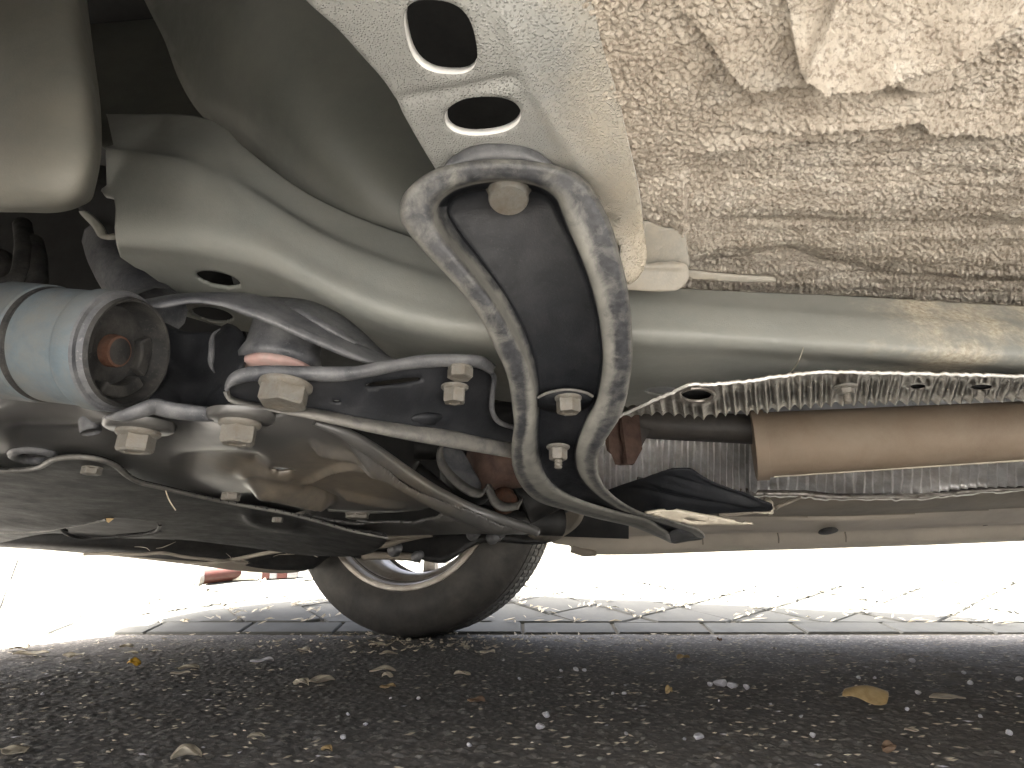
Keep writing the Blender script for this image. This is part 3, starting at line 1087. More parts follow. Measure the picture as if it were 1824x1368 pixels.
sheet('bay_shade_sheet', [(-120, 330), (300, 330), (420, 520), (420, 760), (-120, 760)], [(-120, 330, .95), (300, 330, .85), (420, 760, .85), (-120, 760, .85)], M['dark'], car, step=40, thick=.002)  # black backing sheet added for the unlit depth of the bay

# pale grey box housing at the upper left
rows = [[(-150, -90, .43), (60, -90, .43), (115, -60, .445), (140, -50, .50), (150, -45, .60)],
        [(-150, 60, .41), (60, 60, .41), (125, 60, .425), (155, 62, .48), (163, 63, .58)],
        [(-150, 200, .40), (60, 200, .40), (145, 200, .41), (175, 200, .46), (180, 200, .56)],
        [(-150, 300, .40), (60, 305, .40), (148, 300, .41), (174, 292, .45), (179, 288, .54)],
        [(-150, 352, .415), (40, 356, .415), (132, 350, .42), (163, 338, .45), (172, 326, .54)],
        [(-150, 372, .45), (40, 376, .45), (118, 374, .45), (154, 362, .48), (166, 348, .56)],
        [(-150, 370, .56), (40, 372, .56), (115, 372, .56), (150, 362, .57), (164, 350, .60)]]
G = loft(rows, 60, 60)
obj('box_housing', G.reshape(-1, 3), grid_faces(60, 60), M['liner_grey'], car, thick=.003, label='pale grey rounded box housing')

# hoses and coil turns half lost in the dark, left edge
for k, (pts, r) in enumerate([([(-30, 450, .75), (10, 470, .74), (20, 500, .73), (-10, 540, .72)], .012), ([(-20, 520, .68), (30, 500, .68), (44, 450, .70), (40, 400, .74)], .009),
                              ([(20, 560, .66), (60, 520, .68), (66, 470, .70), (60, 430, .72)], .009), ([(200, 430, .70), (215, 470, .68), (250, 520, .66), (280, 560, .64)], .026)]):
    V, Fc = tube_mesh(cr([P(*p) for p in pts], 30), r, 12)
    obj('hose', V, Fc, M['arm'] if k == 3 else M['rubber'], car)

# ---- big black brace: a flanged channel
def leg_arch_leg(left, arch, right, n=(70, 46, 70)):
    a_ = cr(left, n[0] + 1)[:-1]; b_ = cr(arch, n[1] + 1)[:-1]; c_ = cr(right, n[2])
    return np.vstack([a_, b_, c_])


def brace_y(py):
    z = np.interp(py, [230, 250, 300, 350, 400, 470, 600, 720, 808, 860, 910, 960, 980], [.391, .389, .384, .373, .361, .343, .310, .278, .252, .237, .2225, .201, .193])
    el = TH - np.arctan((py - 684) / F)
    return (z - CAM_H) / np.tan(el)


pys = np.linspace(230, 980, 400)
by_ = brace_y(pys)
by_ = np.convolve(np.pad(by_, 12, mode='edge'), np.ones(25) / 25, 'valid')


def brace_pts(pl, off):
    """pixel outline -> world, `off` metres deeper along the sight line"""
    out_ = []
    for i, (x_, y_) in enumerate(pl):
        o_ = off[i] if hasattr(off, '__len__') else off
        Yw = np.interp(y_, pys, by_) + o_
        d_ = ray(x_, y_)
        out_.append(C0 + d_ * (Yw / d_[1]))
    return np.array(out_)


outer = leg_arch_leg([(1196, 966), (1171, 954), (1130, 937), (1093, 928), (1059, 920), (1008, 906), (957, 889), (930, 862), (916, 828), (915, 790), (919, 757), (916, 723), (908, 672), (882, 611), (848, 546), (790, 478), (745, 430), (720, 395)],
                     [(720, 395), (717, 378), (722, 352), (740, 330), (777, 306), (830, 293), (880, 288), (930, 290), (985, 298), (1022, 311), (1046, 332)],
                     [(1046, 332), (1064, 360), (1083, 400), (1103, 468), (1117, 536), (1122, 604), (1121, 652), (1110, 716), (1100, 743), (1076, 781), (1063, 808), (1062, 836), (1071, 862), (1093, 886), (1124, 906), (1150, 917), (1190, 926), (1222, 936), (1246, 945), (1254, 957)])
inner = leg_arch_leg([(1192, 950), (1175, 940), (1151, 924), (1110, 915), (1076, 906), (1035, 893), (991, 872), (966, 848), (950, 812), (946, 780), (949, 752), (950, 720), (942, 668), (914, 606), (876, 540), (826, 474), (788, 425), (770, 392)],
                     [(770, 392), (768, 376), (776, 356), (790, 342), (812, 329), (858, 317), (906, 315), (945, 319), (972, 329), (988, 340), (999, 352)],
                     [(999, 352), (1008, 377), (1021, 410), (1046, 470), (1066, 534), (1077, 600), (1079, 645), (1067, 714), (1050, 745), (1035, 782), (1029, 808), (1031, 832), (1040, 852), (1064, 878), (1103, 904), (1140, 917), (1180, 930), (1210, 940), (1232, 947), (1240, 955)])
crest = outer * .5 + inner * .5
lfrac = np.concatenate([np.linspace(0, 1, 70), np.ones(46), np.ones(70)])
# the channel floor
fl = leg_arch_leg([(1200, 957), (1184, 948), (1160, 930), (1115, 917), (1080, 908), (1040, 895), (998, 872), (976, 846), (962, 810), (957, 780), (957, 752), (958, 720), (955, 668), (940, 606), (905, 535), (852, 462), (812, 410), (798, 385)],
                  [(798, 385), (795, 372), (800, 358), (812, 348), (830, 340), (864, 334), (906, 332), (940, 335), (964, 341), (980, 350), (990, 362)],
                  [(990, 362), (1000, 384), (1015, 415), (1040, 473), (1060, 536), (1071, 600), (1073, 645), (1062, 712), (1046, 743), (1031, 780), (1025, 808), (1027, 832), (1037, 854), (1062, 880), (1100, 905), (1136, 918), (1176, 931), (1206, 941), (1226, 948), (1232, 955)])
wall = inner * .55 + fl * .45
nU = len(outer)
# how deep the floor lies behind the lip along the brace
dp = np.interp(np.arange(nU), [0, 12, 30, 45, 70, 93, 116, 141, 160, 175, 185], [.010, .012, .018, .022, .024, .018, .024, .024, .020, .012, .010])
rows = [brace_pts(outer + (outer - inner) * .02, .016), brace_pts(outer, .0030), brace_pts(outer * .9 + inner * .1, .0004), brace_pts(crest, 0.0), brace_pts(inner * .88 + outer * .12, .0002), brace_pts(inner, .0028),
        brace_pts(wall, .005 + dp * .45), brace_pts(fl * .9 + wall * .1, .004 + dp * .9), brace_pts(fl, .004 + dp)]
rows = [rows[0]] + list(np.stack([cr(np.array([rows[k][i] for k in range(1, 9)]), 22) for i in range(nU)], 1))
Gb = np.array(rows)
nr, nc = Gb.shape[:2]
mb = MB()
fcs = grid_faces(nr, nc)
lipn = 13
Fl = [f for f in fcs if f[0] // nc < lipn]
Fi = [f for f in fcs if f[0] // nc >= lipn]
V = Gb.reshape(-1, 3)
mb.V.append(V); mb.n = len(V)
mb.F += [f[::-1] for f in Fl + Fi]
mb.M += [1] * len(Fl) + [1 if (f[0] % nc < 74 and f[0] // nc < 20) else 0 for f in Fi]
last = (nr - 1) * nc
# bridge the floor between the two legs
n_b = 14
half = nU // 2
base = mb.n
Vb = []
for i in range(half):
    a_, b_ = V[last + i], V[last + nU - 1 - i]
    for k in range(1, n_b):
        u = k / n_b
        Vb.append(a_ * (1 - u) + b_ * u + np.array([0, .003, .003]) * math.sin(math.pi * u))
mb.V.append(np.array(Vb)); mb.n += len(Vb)
def bid(i, k):
    return last + i if k == 0 else (last + nU - 1 - i if k == n_b else base + i * (n_b - 1) + k - 1)
for i in range(half - 1):
    for k in range(n_b):
        mb.F.append((bid(i, k), bid(i, k + 1), bid(i + 1, k + 1), bid(i + 1, k)))
        mb.M.append(0)
brace = mb.build('support_brace', [M['black'], M['braceskin']], car, label='curved black channel brace with dusty rolled edges')
# where dust gathers: pale outer edge, rubbed crest, pale inner turn; the right leg is pale inside and rubbed outside
dust = np.zeros(len(brace.data.vertices))
rr_ = np.repeat(np.arange(nr), nc) / 21.0; cc_ = np.tile(np.arange(nc), nr)
def prof_d(xs, ys): return np.interp(rr_, xs, ys)
dl = prof_d([0, .08, .2, .34, .46, .56, .70, .85, 1.0], [.55, .55, .12, .05, .45, .60, .50, .25, .0])
da = prof_d([0, .08, .2, .40, .52, .60, .8, 1.0], [.30, .30, .12, .15, .55, .35, .0, .0])
dr = prof_d([0, .06, .14, .28, .40, .52, .60, .8, 1.0], [.45, .35, .05, .10, .48, .58, .40, .0, .0])
wl = np.clip((74 - cc_) / 14., 0, 1); wr = np.clip((cc_ - 108) / 14., 0, 1)
low = np.clip(1 - cc_ / 34., 0, 1) + np.clip((cc_ - 148) / 30., 0, 1)
dust[:nr * nc] = wl * dl + wr * dr + (1 - wl - wr) * da + .25 * low * (rr_ < .6)
at_ = brace.data.attributes.new('dust', 'FLOAT', 'POINT')
at_.data.foreach_set('value', dust)
bm = bmesh.new(); bm.from_mesh(brace.data)
bmesh.ops.remove_doubles(bm, verts=bm.verts, dist=1e-5)
bmesh.ops.recalc_face_normals(bm, faces=bm.faces)
bm.to_mesh(brace.data); bm.free()
sm = brace.modifiers.new('thickness', 'SOLIDIFY'); sm.thickness = .003; sm.offset = 0
# domed cup on the top end
cup_lo = [(786, 303), (830, 293), (880, 288), (930, 290), (985, 299), (1004, 308)]
cup_mid = [(797, 286), (832, 268), (876, 258), (922, 260), (962, 275), (992, 296)]
cup_hi = [(806, 279), (836, 262), (876, 253), (920, 255), (956, 270), (982, 290)]
A = [brace_pts(cr(cup_lo, 40), .004), brace_pts(cr(cup_lo, 40) * .5 + cr(cup_mid, 40) * .5, .006), brace_pts(cr(cup_mid, 40), .009), brace_pts(cr(cup_hi, 40), .018), brace_pts(cr([(830, 290), (850, 280), (880, 276), (915, 278), (940, 286), (955, 295)], 40), .04)]
G = np.stack([cr([A[k][i] for k in range(5)], 14) for i in range(40)], 1)
obj('brace_cup', G.reshape(-1, 3), [f[::-1] for f in grid_faces(14, 40)], M['arm'], brace, thick=.002)
# bolts on the brace
V, Fc = lathe_mesh([(0, 0), (.0150, 0), (.0150, .003), (.0128, .0045), (.0128, .0150), (.0118, .0168), (0, .0172)], brace_pts([(906, 330)], .020)[0] + np.array([0, 0, .002]), (.0, -.22, -1), 40)
obj('bolt', V, Fc, M['bolt'], brace, sharp=40, label='large round headed grey bolt in the top of the brace')
def bolt_at(p, wf, wh, hpx, parent, axis=(0, 0, -1), stud=None, rot=0, label=None):
    k = depth(p) / F
    return bolt_mesh(p, axis, wf / 2 * k, wh / 2 * k, hpx * k, stud=(stud[0] * k, stud[1] * k) if stud else None, rot=rot).build('bolt', M['bolt'], parent, sharp=32, label=label)
bolt_at(brace_pts([(1012, 708)], .006)[0], 48, 38, 22, brace, (0.0, -.05, -1), rot=.3, label='middle hex bolt of the brace, over the step')
bolt_at(brace_pts([(994, 795)], .006)[0], 42, 28, 19, brace, (-.02, -.08, -1), (7.5, 14), rot=.2, label='lower hex nut of the brace with a threaded stud')
# raised step the middle bolt sits on, and small slots as dark inset pieces
def slot(px, py, rx, ry, off, parent, mat='dark'):
    c = np.array(ell(px, py, rx, ry, 0, 18))
    A = brace_pts(c, off); B = brace_pts(c, off + .003)
    V = np.vstack([A, B])
    n_ = len(c)
    obj('slot', V, [tuple(range(n_))[::-1]] + [f for f in grid_faces(2, n_, True)], M[mat], parent)
A = brace_pts(cr([(958, 708), (975, 700), (1010, 694), (1045, 700), (1056, 706)], 24), .013)
B = brace_pts(cr([(957, 724), (975, 732), (1010, 735), (1040, 730), (1052, 722)], 24), .015)
mbs = MB(); mbs.add(np.vstack([A, B]), grid_faces(2, 24)); mbs.build('brace_step', M['black'], brace, thick=.002)
V, Fc = tube_mesh(A, .0012, 8); obj('step_edge', V, Fc, M['lip'], brace)

# scooped tip of the brace and worn bright edges
tip = np.array([(1190, 951), (1212, 941), (1235, 947), (1252, 957), (1225, 962), (1196, 965)], float)
V = np.vstack([brace_pts(cr(tip, 36, True), .006), brace_pts(tip.mean(0)[None], .022)])
obj('brace_tip', V, [(i, (i + 1) % 36, 36) for i in range(36)], M['arm'], brace, thick=.002)
V, Fc = tube_mesh(brace_pts(cr([(1192, 955), (1196, 965), (1210, 964), (1230, 961), (1247, 958), (1253, 955), (1246, 946)], 40), .001), .0016, 8)
obj('tip_rim', V, Fc, M['lip'], brace)
for seg in (outer[116:], outer[4:46]):
    V, Fc = tube_mesh(brace_pts(cr(seg, 90), .0035), [.0004, .0011, .0011, .0004], 6)
    obj('worn_edge', V, Fc, M['cream'], brace)
# ---- lower suspension link plate: dished plate with a rolled rim
lt_o = [(401, 697), (400, 688), (409, 668), (434, 655), (475, 651), (523, 652), (587, 653), (634, 652), (666, 646), (714, 638), (762, 631), (825, 631), (863, 636), (884, 652)]
lt_i = [(406, 697), (408, 693), (418, 687), (444, 681), (482, 678), (539, 678), (587, 680), (622, 678), (666, 670), (714, 660), (762, 655), (809, 653), (851, 656), (876, 668)]
lb_o = [(401, 697), (405, 713), (437, 726), (491, 735), (539, 744), (603, 758), (666, 772), (730, 785), (793, 796), (857, 807), (935, 820)]
lb_i = [(406, 697), (412, 707), (444, 717), (491, 725), (555, 731), (618, 743), (666, 752), (730, 762), (793, 771), (857, 784), (935, 798)]
link_d = tps([(401, 697, .445), (475, 651, .445), (634, 652, .465), (762, 631, .50), (884, 640, .545), (437, 726, .46), (539, 744, .48), (666, 772, .52), (793, 796, .58), (935, 820, .70), (935, 700, .62)])
def at_d(pl, fn, dz=0.0):
    pl = np.asarray(pl, float)
    return unproj(pl, fn(pl[:, 0], pl[:, 1]) + dz)
link_body_out = [(404, 697), (410, 680), (444, 666), (523, 664), (634, 664), (714, 650), (790, 643), (850, 645), (880, 660), (880, 700), (880, 735), (892, 752), (945, 768), (945, 810), (860, 796), (730, 773), (603, 750), (491, 729), (430, 718)]
body_d = lambda x, y: link_d(x, y) + .016
slot1 = ell(701, 681, 50, 4.5, -7, 24, 3)
link = sheet('link_plate', link_body_out, body_d, M['black'], car, holes=[slot1, ell(600, 715, 7, 2.5, 4, 12)], step=9, thick=.003,
             ridges=[([(735, 748), (760, 742), (800, 744)], 9, -.004), ([(600, 735), (700, 755), (800, 775), (930, 800)], 12, -.004)], label='dark dished link plate with pale worn rim')
def band(lo, hi, n, fn, prof, name, mat, parent, thick=.0025):
    a_, b_ = cr(lo, n), cr(hi, n)
    rows_ = [at_d(a_ * (1 - u) + b_ * u, fn, o_) for u, o_ in prof]
    G_ = np.stack([cr([r_[i] for r_ in rows_], 10) for i in range(n)], 1)
    return obj(name, G_.reshape(-1, 3), grid_faces(10, n), mat, parent, thick=thick)
band(lt_o, lt_i, 90, link_d, [(0, .012), (.06, .003), (.5, 0), (.92, .001), (1.0, .004), (.96, .018)], 'rim_upper', M['arm'], link)
band(lb_i, lb_o, 90, link_d, [(-.3, .016), (0, .008), (.5, .001), (.9, .0005), (1.0, .004), (.97, .014)], 'rim_lower', M['lip'], link)
V, Fc = tube_mesh(at_d(cr([(874, 660), (880, 672), (877, 703), (877, 732), (888, 751), (940, 768)], 40), link_d, .004), .0022, 8)
obj('rim_end', V, Fc, M['arm'], link)
sheet('link_boss', ell(762, 746, 30, 12, -3, 26), lambda x, y: body_d(x, y) - .0012 - .004 * np.clip(1 - ((x - 762) / 30) ** 2 - ((y - 746) / 12) ** 2, 0, 1), M['black'], link, step=5, thick=.001)
bolt(510, 684, .458, 92, 74, 28, link, M['bolt'], (-.05, -.1, -1), rot=.35, label='big worn hex bolt at the rounded end of the link plate')
bolt(820, 655, .53, 44, 40, 14, link, M['bolt'], (0, -.05, -1), rot=.1, label='smaller bolt head tucked under the upper rim of the link plate')
bolt(810, 688, .55, 49, 36, 24, link, M['bolt'], (0, -.02, -1), rot=.5, label='lower of the two bolts at the right of the link plate')

# ---- ball joint boot between the link plate and the upper strip
c = P(498, 652, .53)
kx = depth(c) / F
V, Fc = lathe_mesh([(0, -.002), (70 * kx, -.002), (72 * kx, .003), (68 * kx, .008), (64 * kx, .012), (62 * kx, .030), (56 * kx, .038), (0, .039)], c, (.06, .1, 1), 44)
boot = obj('joint_housing', V, Fc, M['arm'], car)
V, Fc = lathe_mesh([(0, -.0035), (64 * kx, -.0035), (65 * kx, -.001), (64 * kx, .0015), (0, .0015)], c + np.array([0, 0, -.003]), (.04, .08, 1), 40)
obj('seal_ring', V, Fc, M['pink'], boot)

# ---- upper strip: curved flange of the arm
su = [(240, 544), (252, 537), (285, 530), (330, 524), (400, 523), (450, 528), (500, 543), (560, 572), (610, 598), (655, 622), (712, 645)]
sl_ = [(241, 551), (255, 552), (290, 549), (340, 541), (390, 545), (430, 559), (480, 577), (530, 599), (580, 621), (630, 641), (690, 655)]
strip_d = tps([(240, 548, .44), (330, 532, .45), (450, 540, .47), (560, 590, .485), (700, 650, .52), (600, 560, .53)])
band(su, sl_, 100, strip_d, [(-.12, .012), (0, .003), (.4, 0), (.9, .0005), (1.0, .004), (.9, .016)], 'arm_strip', M['arm'], car)
sheet('arm_web', [(455, 530), (520, 530), (560, 538), (610, 562), (650, 594), (690, 632), (720, 648), (660, 628), (600, 592), (540, 560), (490, 540)],
      [(455, 530, .50), (560, 540, .53), (650, 594, .555), (720, 648, .56), (600, 592, .50)], M['arm'], car, step=8, thick=.003)

# ---- big sleeve bushing at the left
ax_b = np.array([.985, -.08, -.13])
cB = P(232, 628, .43)
kB = depth(cB) / F
r0 = 109 * kB
prof = [(0, -.013), (.30 * r0, -.013), (.32 * r0, -.0125), (.74 * r0, -.012), (.79 * r0, -.008), (.82 * r0, -.002), (.835 * r0, .001), (.875 * r0, .0015), (.90 * r0, -.001), (.93 * r0, -.004), (.985 * r0, -.0045), (1.0 * r0, -.006),
        (1.0 * r0, -.0165), (.985 * r0, -.018), (.955 * r0, -.019), (.95 * r0, -.044), (.95 * r0, -.0465), (.92 * r0, -.0475), (.92 * r0, -.0500), (.96 * r0, -.0510), (.985 * r0, -.052), (.985 * r0, -.075), (.97 * r0, -.077), (.6 * r0, -.0775), (0, -.0775)]
V, Fc = lathe_mesh(prof, cB, ax_b, 72)
mi = []
for f in Fc:
    k = f[0] // 72
    mi.append(2 if k < 8 else (1 if k < 11 else (0 if k < 14 else (0 if k not in (16, 17, 18) else 2))))
bush = obj('sleeve_bushing', V, Fc, [M['blue'], M['arm'], M['rubber']], car, mi=mi, sharp=40, label='blue grey cylindrical bushing with rubber core')
au, bu, cu = frame_of(ax_b)
V, Fc = lathe_mesh([(0, .004), (.22 * r0, .004), (.255 * r0, .0035), (.27 * r0, .001), (.27 * r0, -.014), (.35 * r0, -.015)], cB - au * .0105, ax_b, 36)
obj('centre_sleeve', V, Fc, [M['rust'], M['rubber']], bush, mi=[1 if f[0] // 36 == 0 else 0 for f in Fc], sharp=50, label='rusty centre sleeve of the bushing')
# rubber webs and stops inside the sleeve
def arc_block(a0, a1, ri, ro, t0, t1, name):
    n_ = 14
    V_ = []
    for an in np.linspace(a0, a1, n_):
        e_ = math.cos(an) * bu + math.sin(an) * cu
        for r_, t_ in ((ri, t0), (ro, t0), (ro, t1), (ri, t1)):
            V_.append(cB + au * t_ + e_ * r_)
    F_ = grid_faces(n_, 4, True) + [(0, 1, 2, 3), tuple(range((n_ - 1) * 4, n_ * 4))[::-1]]
    return obj(name, V_, F_, M['rubber'], bush, bevel=.0012, smooth=False)
def ang_of(px, py):
    d_ = ray(px, py)
    tt = np.dot(cB - C0, au) / np.dot(d_, au)
    v_ = C0 + d_ * tt - cB
    return math.atan2(np.dot(v_, cu), np.dot(v_, bu))
a1_, a2_, a3_ = ang_of(180, 600), ang_of(232, 715), ang_of(298, 640)
arc_block(a1_ - .42, a1_ + .42, .58 * r0, .70 * r0, -.013, -.005, 'rubber_stop')
arc_block(a2_ - .65, a2_ + .65, .55 * r0, .76 * r0, -.013, -.004, 'rubber_stop')
arc_block(a3_ - .5, a3_ + .5, .50 * r0, .74 * r0, -.013, -.007, 'rubber_stop')
# casting that carries it: dark web to the right with a bottom flange
sheet('arm_casting', [(285, 575), (330, 590), (385, 588), (400, 575), (430, 590), (432, 650), (404, 690), (420, 720), (430, 742), (330, 735), (285, 722), (265, 715), (300, 660)],
      [(285, 575, .50), (400, 580, .53), (432, 650, .50), (420, 730, .50), (330, 735, .475), (270, 715, .46), (330, 650, .52)], M['black'], car, step=9, thick=.003,
      ridges=[([(400, 575), (376, 600), (374, 650), (382, 672)], 5, -.004), ([(382, 672), (350, 700), (310, 712)], 12, -.005)])
V, Fc = tube_mesh(cr([P(190, 744, .445), P(225, 740, .44), P(255, 730, .44), P(275, 724, .445), P(292, 728, .45), P(320, 733, .455), P(370, 738, .465), P(418, 741, .48)], 50), [.001, .0034, .004, .004, .004, .0035, .001], 10, 1.5)
obj('casting_flange', V, Fc, M['arm'], car)
V, Fc = tube_mesh(cr([P(392, 586, .505), P(380, 596, .50), (P(377, 625, .495)), P(376, 650, .49), P(382, 664, .485)], 24), [.0004, .002, .002, .0004], 8)
obj('casting_flange', V, Fc, M['arm'], car)

# ---- front subframe: broad dark pressing
def plane_y(zfun):
    """ctrl points on a nearly level surface given heights by pixel"""
    return [(x_, y_, None, z_) for x_, y_, z_ in zfun]
sub_ctrl = [(-60, 690, .50), (200, 700, .50), (430, 700, .52)] + plane_y([(-60, 745, .250), (200, 748, .25), (430, 742, .25), (620, 770, .25), (-60, 860, .247), (200, 860, .246), (430, 905, .232), (560, 905, .226), (700, 905, .224), (800, 903, .222), (955, 943, .2), (700, 840, .236), (870, 905, .216), (300, 790, .25)])
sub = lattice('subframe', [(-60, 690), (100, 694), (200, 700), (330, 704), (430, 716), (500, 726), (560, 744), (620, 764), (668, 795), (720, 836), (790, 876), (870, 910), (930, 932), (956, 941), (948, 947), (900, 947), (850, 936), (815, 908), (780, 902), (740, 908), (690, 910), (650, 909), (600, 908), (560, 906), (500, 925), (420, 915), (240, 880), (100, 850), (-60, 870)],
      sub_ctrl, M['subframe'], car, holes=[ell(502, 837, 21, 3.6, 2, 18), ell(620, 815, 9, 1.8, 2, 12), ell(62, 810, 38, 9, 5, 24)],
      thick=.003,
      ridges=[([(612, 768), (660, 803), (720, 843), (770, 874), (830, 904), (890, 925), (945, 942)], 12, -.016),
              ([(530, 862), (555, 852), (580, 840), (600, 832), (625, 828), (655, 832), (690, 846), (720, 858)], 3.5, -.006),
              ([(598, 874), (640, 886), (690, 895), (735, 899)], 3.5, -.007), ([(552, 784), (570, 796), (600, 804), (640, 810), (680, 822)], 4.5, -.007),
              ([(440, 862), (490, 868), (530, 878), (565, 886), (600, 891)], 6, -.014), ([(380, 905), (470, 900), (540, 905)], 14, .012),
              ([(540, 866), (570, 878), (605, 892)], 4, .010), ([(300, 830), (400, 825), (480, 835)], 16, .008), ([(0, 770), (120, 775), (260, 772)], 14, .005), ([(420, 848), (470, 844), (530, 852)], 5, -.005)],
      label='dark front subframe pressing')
for px, py, Y_, wf, wh, hh, lab, rt in [(247, 769, .487, 72, 52, 27, 'flange bolt under the bushing', .45), (428, 753, .472, 72, 53, 29, 'flange bolt below the rounded end of the link plate', .25)]:
    bolt(px, py, Y_, wf, wh, hh, sub, M['bolt'], (0.0, -.04, -1), rot=rt, label=lab)
    cW = P(px, py, Y_); kW = depth(cW) / F
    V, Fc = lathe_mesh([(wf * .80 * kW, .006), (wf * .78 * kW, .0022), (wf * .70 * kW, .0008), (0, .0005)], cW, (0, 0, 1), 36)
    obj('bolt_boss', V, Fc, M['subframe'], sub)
for px, py, Y_, wh, hh, lab in [(412, 878, .72, 27, 9, 'small bolt by the tray edge'), (165, 832, .62, 28, 9, 'small grey bolt on the tray'), (637, 914, .95, 36, 4, 'small bolt under the subframe lip'), (495, 922, .92, 16, 6, 'tiny bolt on the tray')]:
    bolt(px, py, Y_, wh * 1.15, wh, hh, sub, M['bolt'], (0, -.02, -1), rot=.5, label=lab)
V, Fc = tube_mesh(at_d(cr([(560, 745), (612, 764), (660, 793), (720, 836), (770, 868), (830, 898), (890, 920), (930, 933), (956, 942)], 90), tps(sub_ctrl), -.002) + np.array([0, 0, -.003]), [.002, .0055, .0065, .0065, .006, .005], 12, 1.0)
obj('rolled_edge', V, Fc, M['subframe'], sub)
# rolled ring of the oval hole, left
ringc = np.array(ell(62, 811, 40, 10, 5, 30))
fz = tps(sub_ctrl)
V, Fc = tube_mesh(np.vstack([at_d(ringc, fz, -.003), at_d(ringc[:1], fz, -.003)]), .0035, 8)
obj('hole_ring', V, Fc, M['arm'], sub)
V, Fc = tube_mesh(cr([P(158, 745, .50), P(162, 770, .50)], 6), .006, 10)
obj('stub', V, Fc, M['arm'], sub)
# lower plates and lips at the right of the subframe
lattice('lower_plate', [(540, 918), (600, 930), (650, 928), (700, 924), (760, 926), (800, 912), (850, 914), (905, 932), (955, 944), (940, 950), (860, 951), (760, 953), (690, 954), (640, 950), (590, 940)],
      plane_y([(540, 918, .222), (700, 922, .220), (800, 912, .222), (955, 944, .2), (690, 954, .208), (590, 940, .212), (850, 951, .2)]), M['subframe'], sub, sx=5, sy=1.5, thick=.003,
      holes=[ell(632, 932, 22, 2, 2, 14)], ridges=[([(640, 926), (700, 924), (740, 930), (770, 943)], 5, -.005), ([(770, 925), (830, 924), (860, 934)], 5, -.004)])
for pl, r_, m_ in [([(585, 907, 1.0), (640, 911, 1.0), (700, 909, 1.0), (750, 904, 1.0), (762, 901, 1.0), (800, 902, 1.02), (830, 912, 1.06), (852, 921, 1.08)], .0028, 'lip'), ([(655, 948, 1.25), (720, 946, 1.25), (800, 944, 1.25), (880, 943, 1.25), (940, 946, 1.25)], .003, 'lip'),
                   ([(760, 925, 1.14), (800, 923, 1.14), (840, 928, 1.14), (860, 934, 1.14)], .0024, 'lip'), ([(740, 930, 1.18), (755, 936, 1.18), (772, 946, 1.18)], .0024, 'lip')]:
    V, Fc = tube_mesh(cr([P(*p) for p in pl], 40), r_, 8)
    obj('pressed_lip', V, Fc, M[m_], sub)
# lower outline of the suspension of the far wheel: arms and links seen edge on
far_arm = sheet('far_control_arm', [(590, 966), (640, 958), (690, 955), (720, 950), (770, 948), (900, 948), (960, 950), (1010, 945), (1000, 955), (960, 965), (900, 962), (860, 962), (830, 975), (815, 985), (790, 998), (760, 995), (740, 990), (715, 994), (690, 990), (650, 990), (620, 985)],
      [(590, 966, 1.75), (700, 955, 1.75), (900, 950, 1.75), (1000, 950, 1.8), (700, 992, 1.72), (800, 990, 1.72), (620, 985, 1.72), (860, 965, 1.74)], M['blackdull'], car, step=7, thick=.012, label='dark control arm of the far wheel')
for pl, r_, m_ in [([(600, 985, 1.6), (640, 975, 1.6), (690, 970, 1.6), (715, 962, 1.6), (760, 952, 1.6)], .006, 'farfloor'), ([(645, 990, 1.65), (690, 990, 1.65), (730, 992, 1.65), (750, 996, 1.65)], .008, 'farfloor'), ([(640, 958, 1.5), (690, 957, 1.5), (730, 955, 1.5), (770, 951, 1.5)], .006, 'farfloor')]:
    V, Fc = tube_mesh(cr([P(*p) for p in pl], 30), r_, 8)
    obj('link_rod', V, Fc, M[m_], far_arm)
for px, py, r_ in [(705, 978, .013), (745, 990, .010), (880, 957, .012), (890, 955, .008), (845, 950, .012)]:
    V, Fc = lathe_mesh([(0, -.014), (r_, -.014), (r_ * 1.1, -.006), (r_ * .8, .004), (r_ * .8, .012), (0, .013)], P(px, py, 1.62), (.5, -.8, .2), 18)
    obj('joint', V, Fc, M['arm'], far_arm)

# ---- engine undertray: black plastic with a pale edge
tr_ctrl = plane_y([(-60, 842, .236), (190, 825, .238), (420, 898, .230), (680, 957, .2), (-60, 950, .215), (200, 925, .22), (300, 960, .208), (560, 975, .195), (-60, 990, .19)])
tray = lattice('undertray', [(-60, 840), (30, 838), (70, 832), (95, 819), (130, 814), (170, 817), (205, 829), (225, 846), (245, 858), (285, 868), (340, 881), (420, 898), (500, 912), (560, 927), (620, 944), (690, 958), (660, 985), (560, 990), (440, 975), (330, 962), (210, 958), (90, 950), (-60, 965)],
      tr_ctrl, M['blackdull'], car, sx=7, sy=3, thick=.003, ridges=[([(-60, 930), (60, 936), (110, 932), (190, 916)], 8, -.004), ([(430, 915), (470, 930), (540, 940)], 10, -.006)], holes=[[(108, 940), (140, 934), (190, 923), (240, 926), (283, 931), (284, 942), (262, 951), (200, 956), (150, 957), (125, 951)]],
      label='black plastic undertray')
sheet('tray_hole_shade', [(95, 915), (300, 905), (310, 965), (95, 970)], plane_y([(95, 915, .25), (300, 905, .25), (310, 965, .225), (95, 970, .225)]), M['dark'], tray, step=14)  # black sheet added behind the tray hole so it looks unlit
te = [(-60, 840), (30, 838), (70, 832), (95, 819), (130, 814), (170, 817), (205, 829), (225, 846), (245, 858), (285, 868), (340, 881), (420, 898), (500, 912), (560, 927), (620, 944), (690, 958)]
ft = tps(tr_ctrl)
V, Fc = tube_mesh(at_d(cr(te, 120), ft, -.002), .0022, 8)
obj('tray_edge', V, Fc, M['lip'], tray)
V, Fc = tube_mesh(at_d(cr([(-60, 946), (40, 947), (85, 944), (110, 939), (150, 932), (190, 924)], 40), ft, -.002), .0026, 8)
obj('tray_rib', V, Fc, M['lip'], tray)
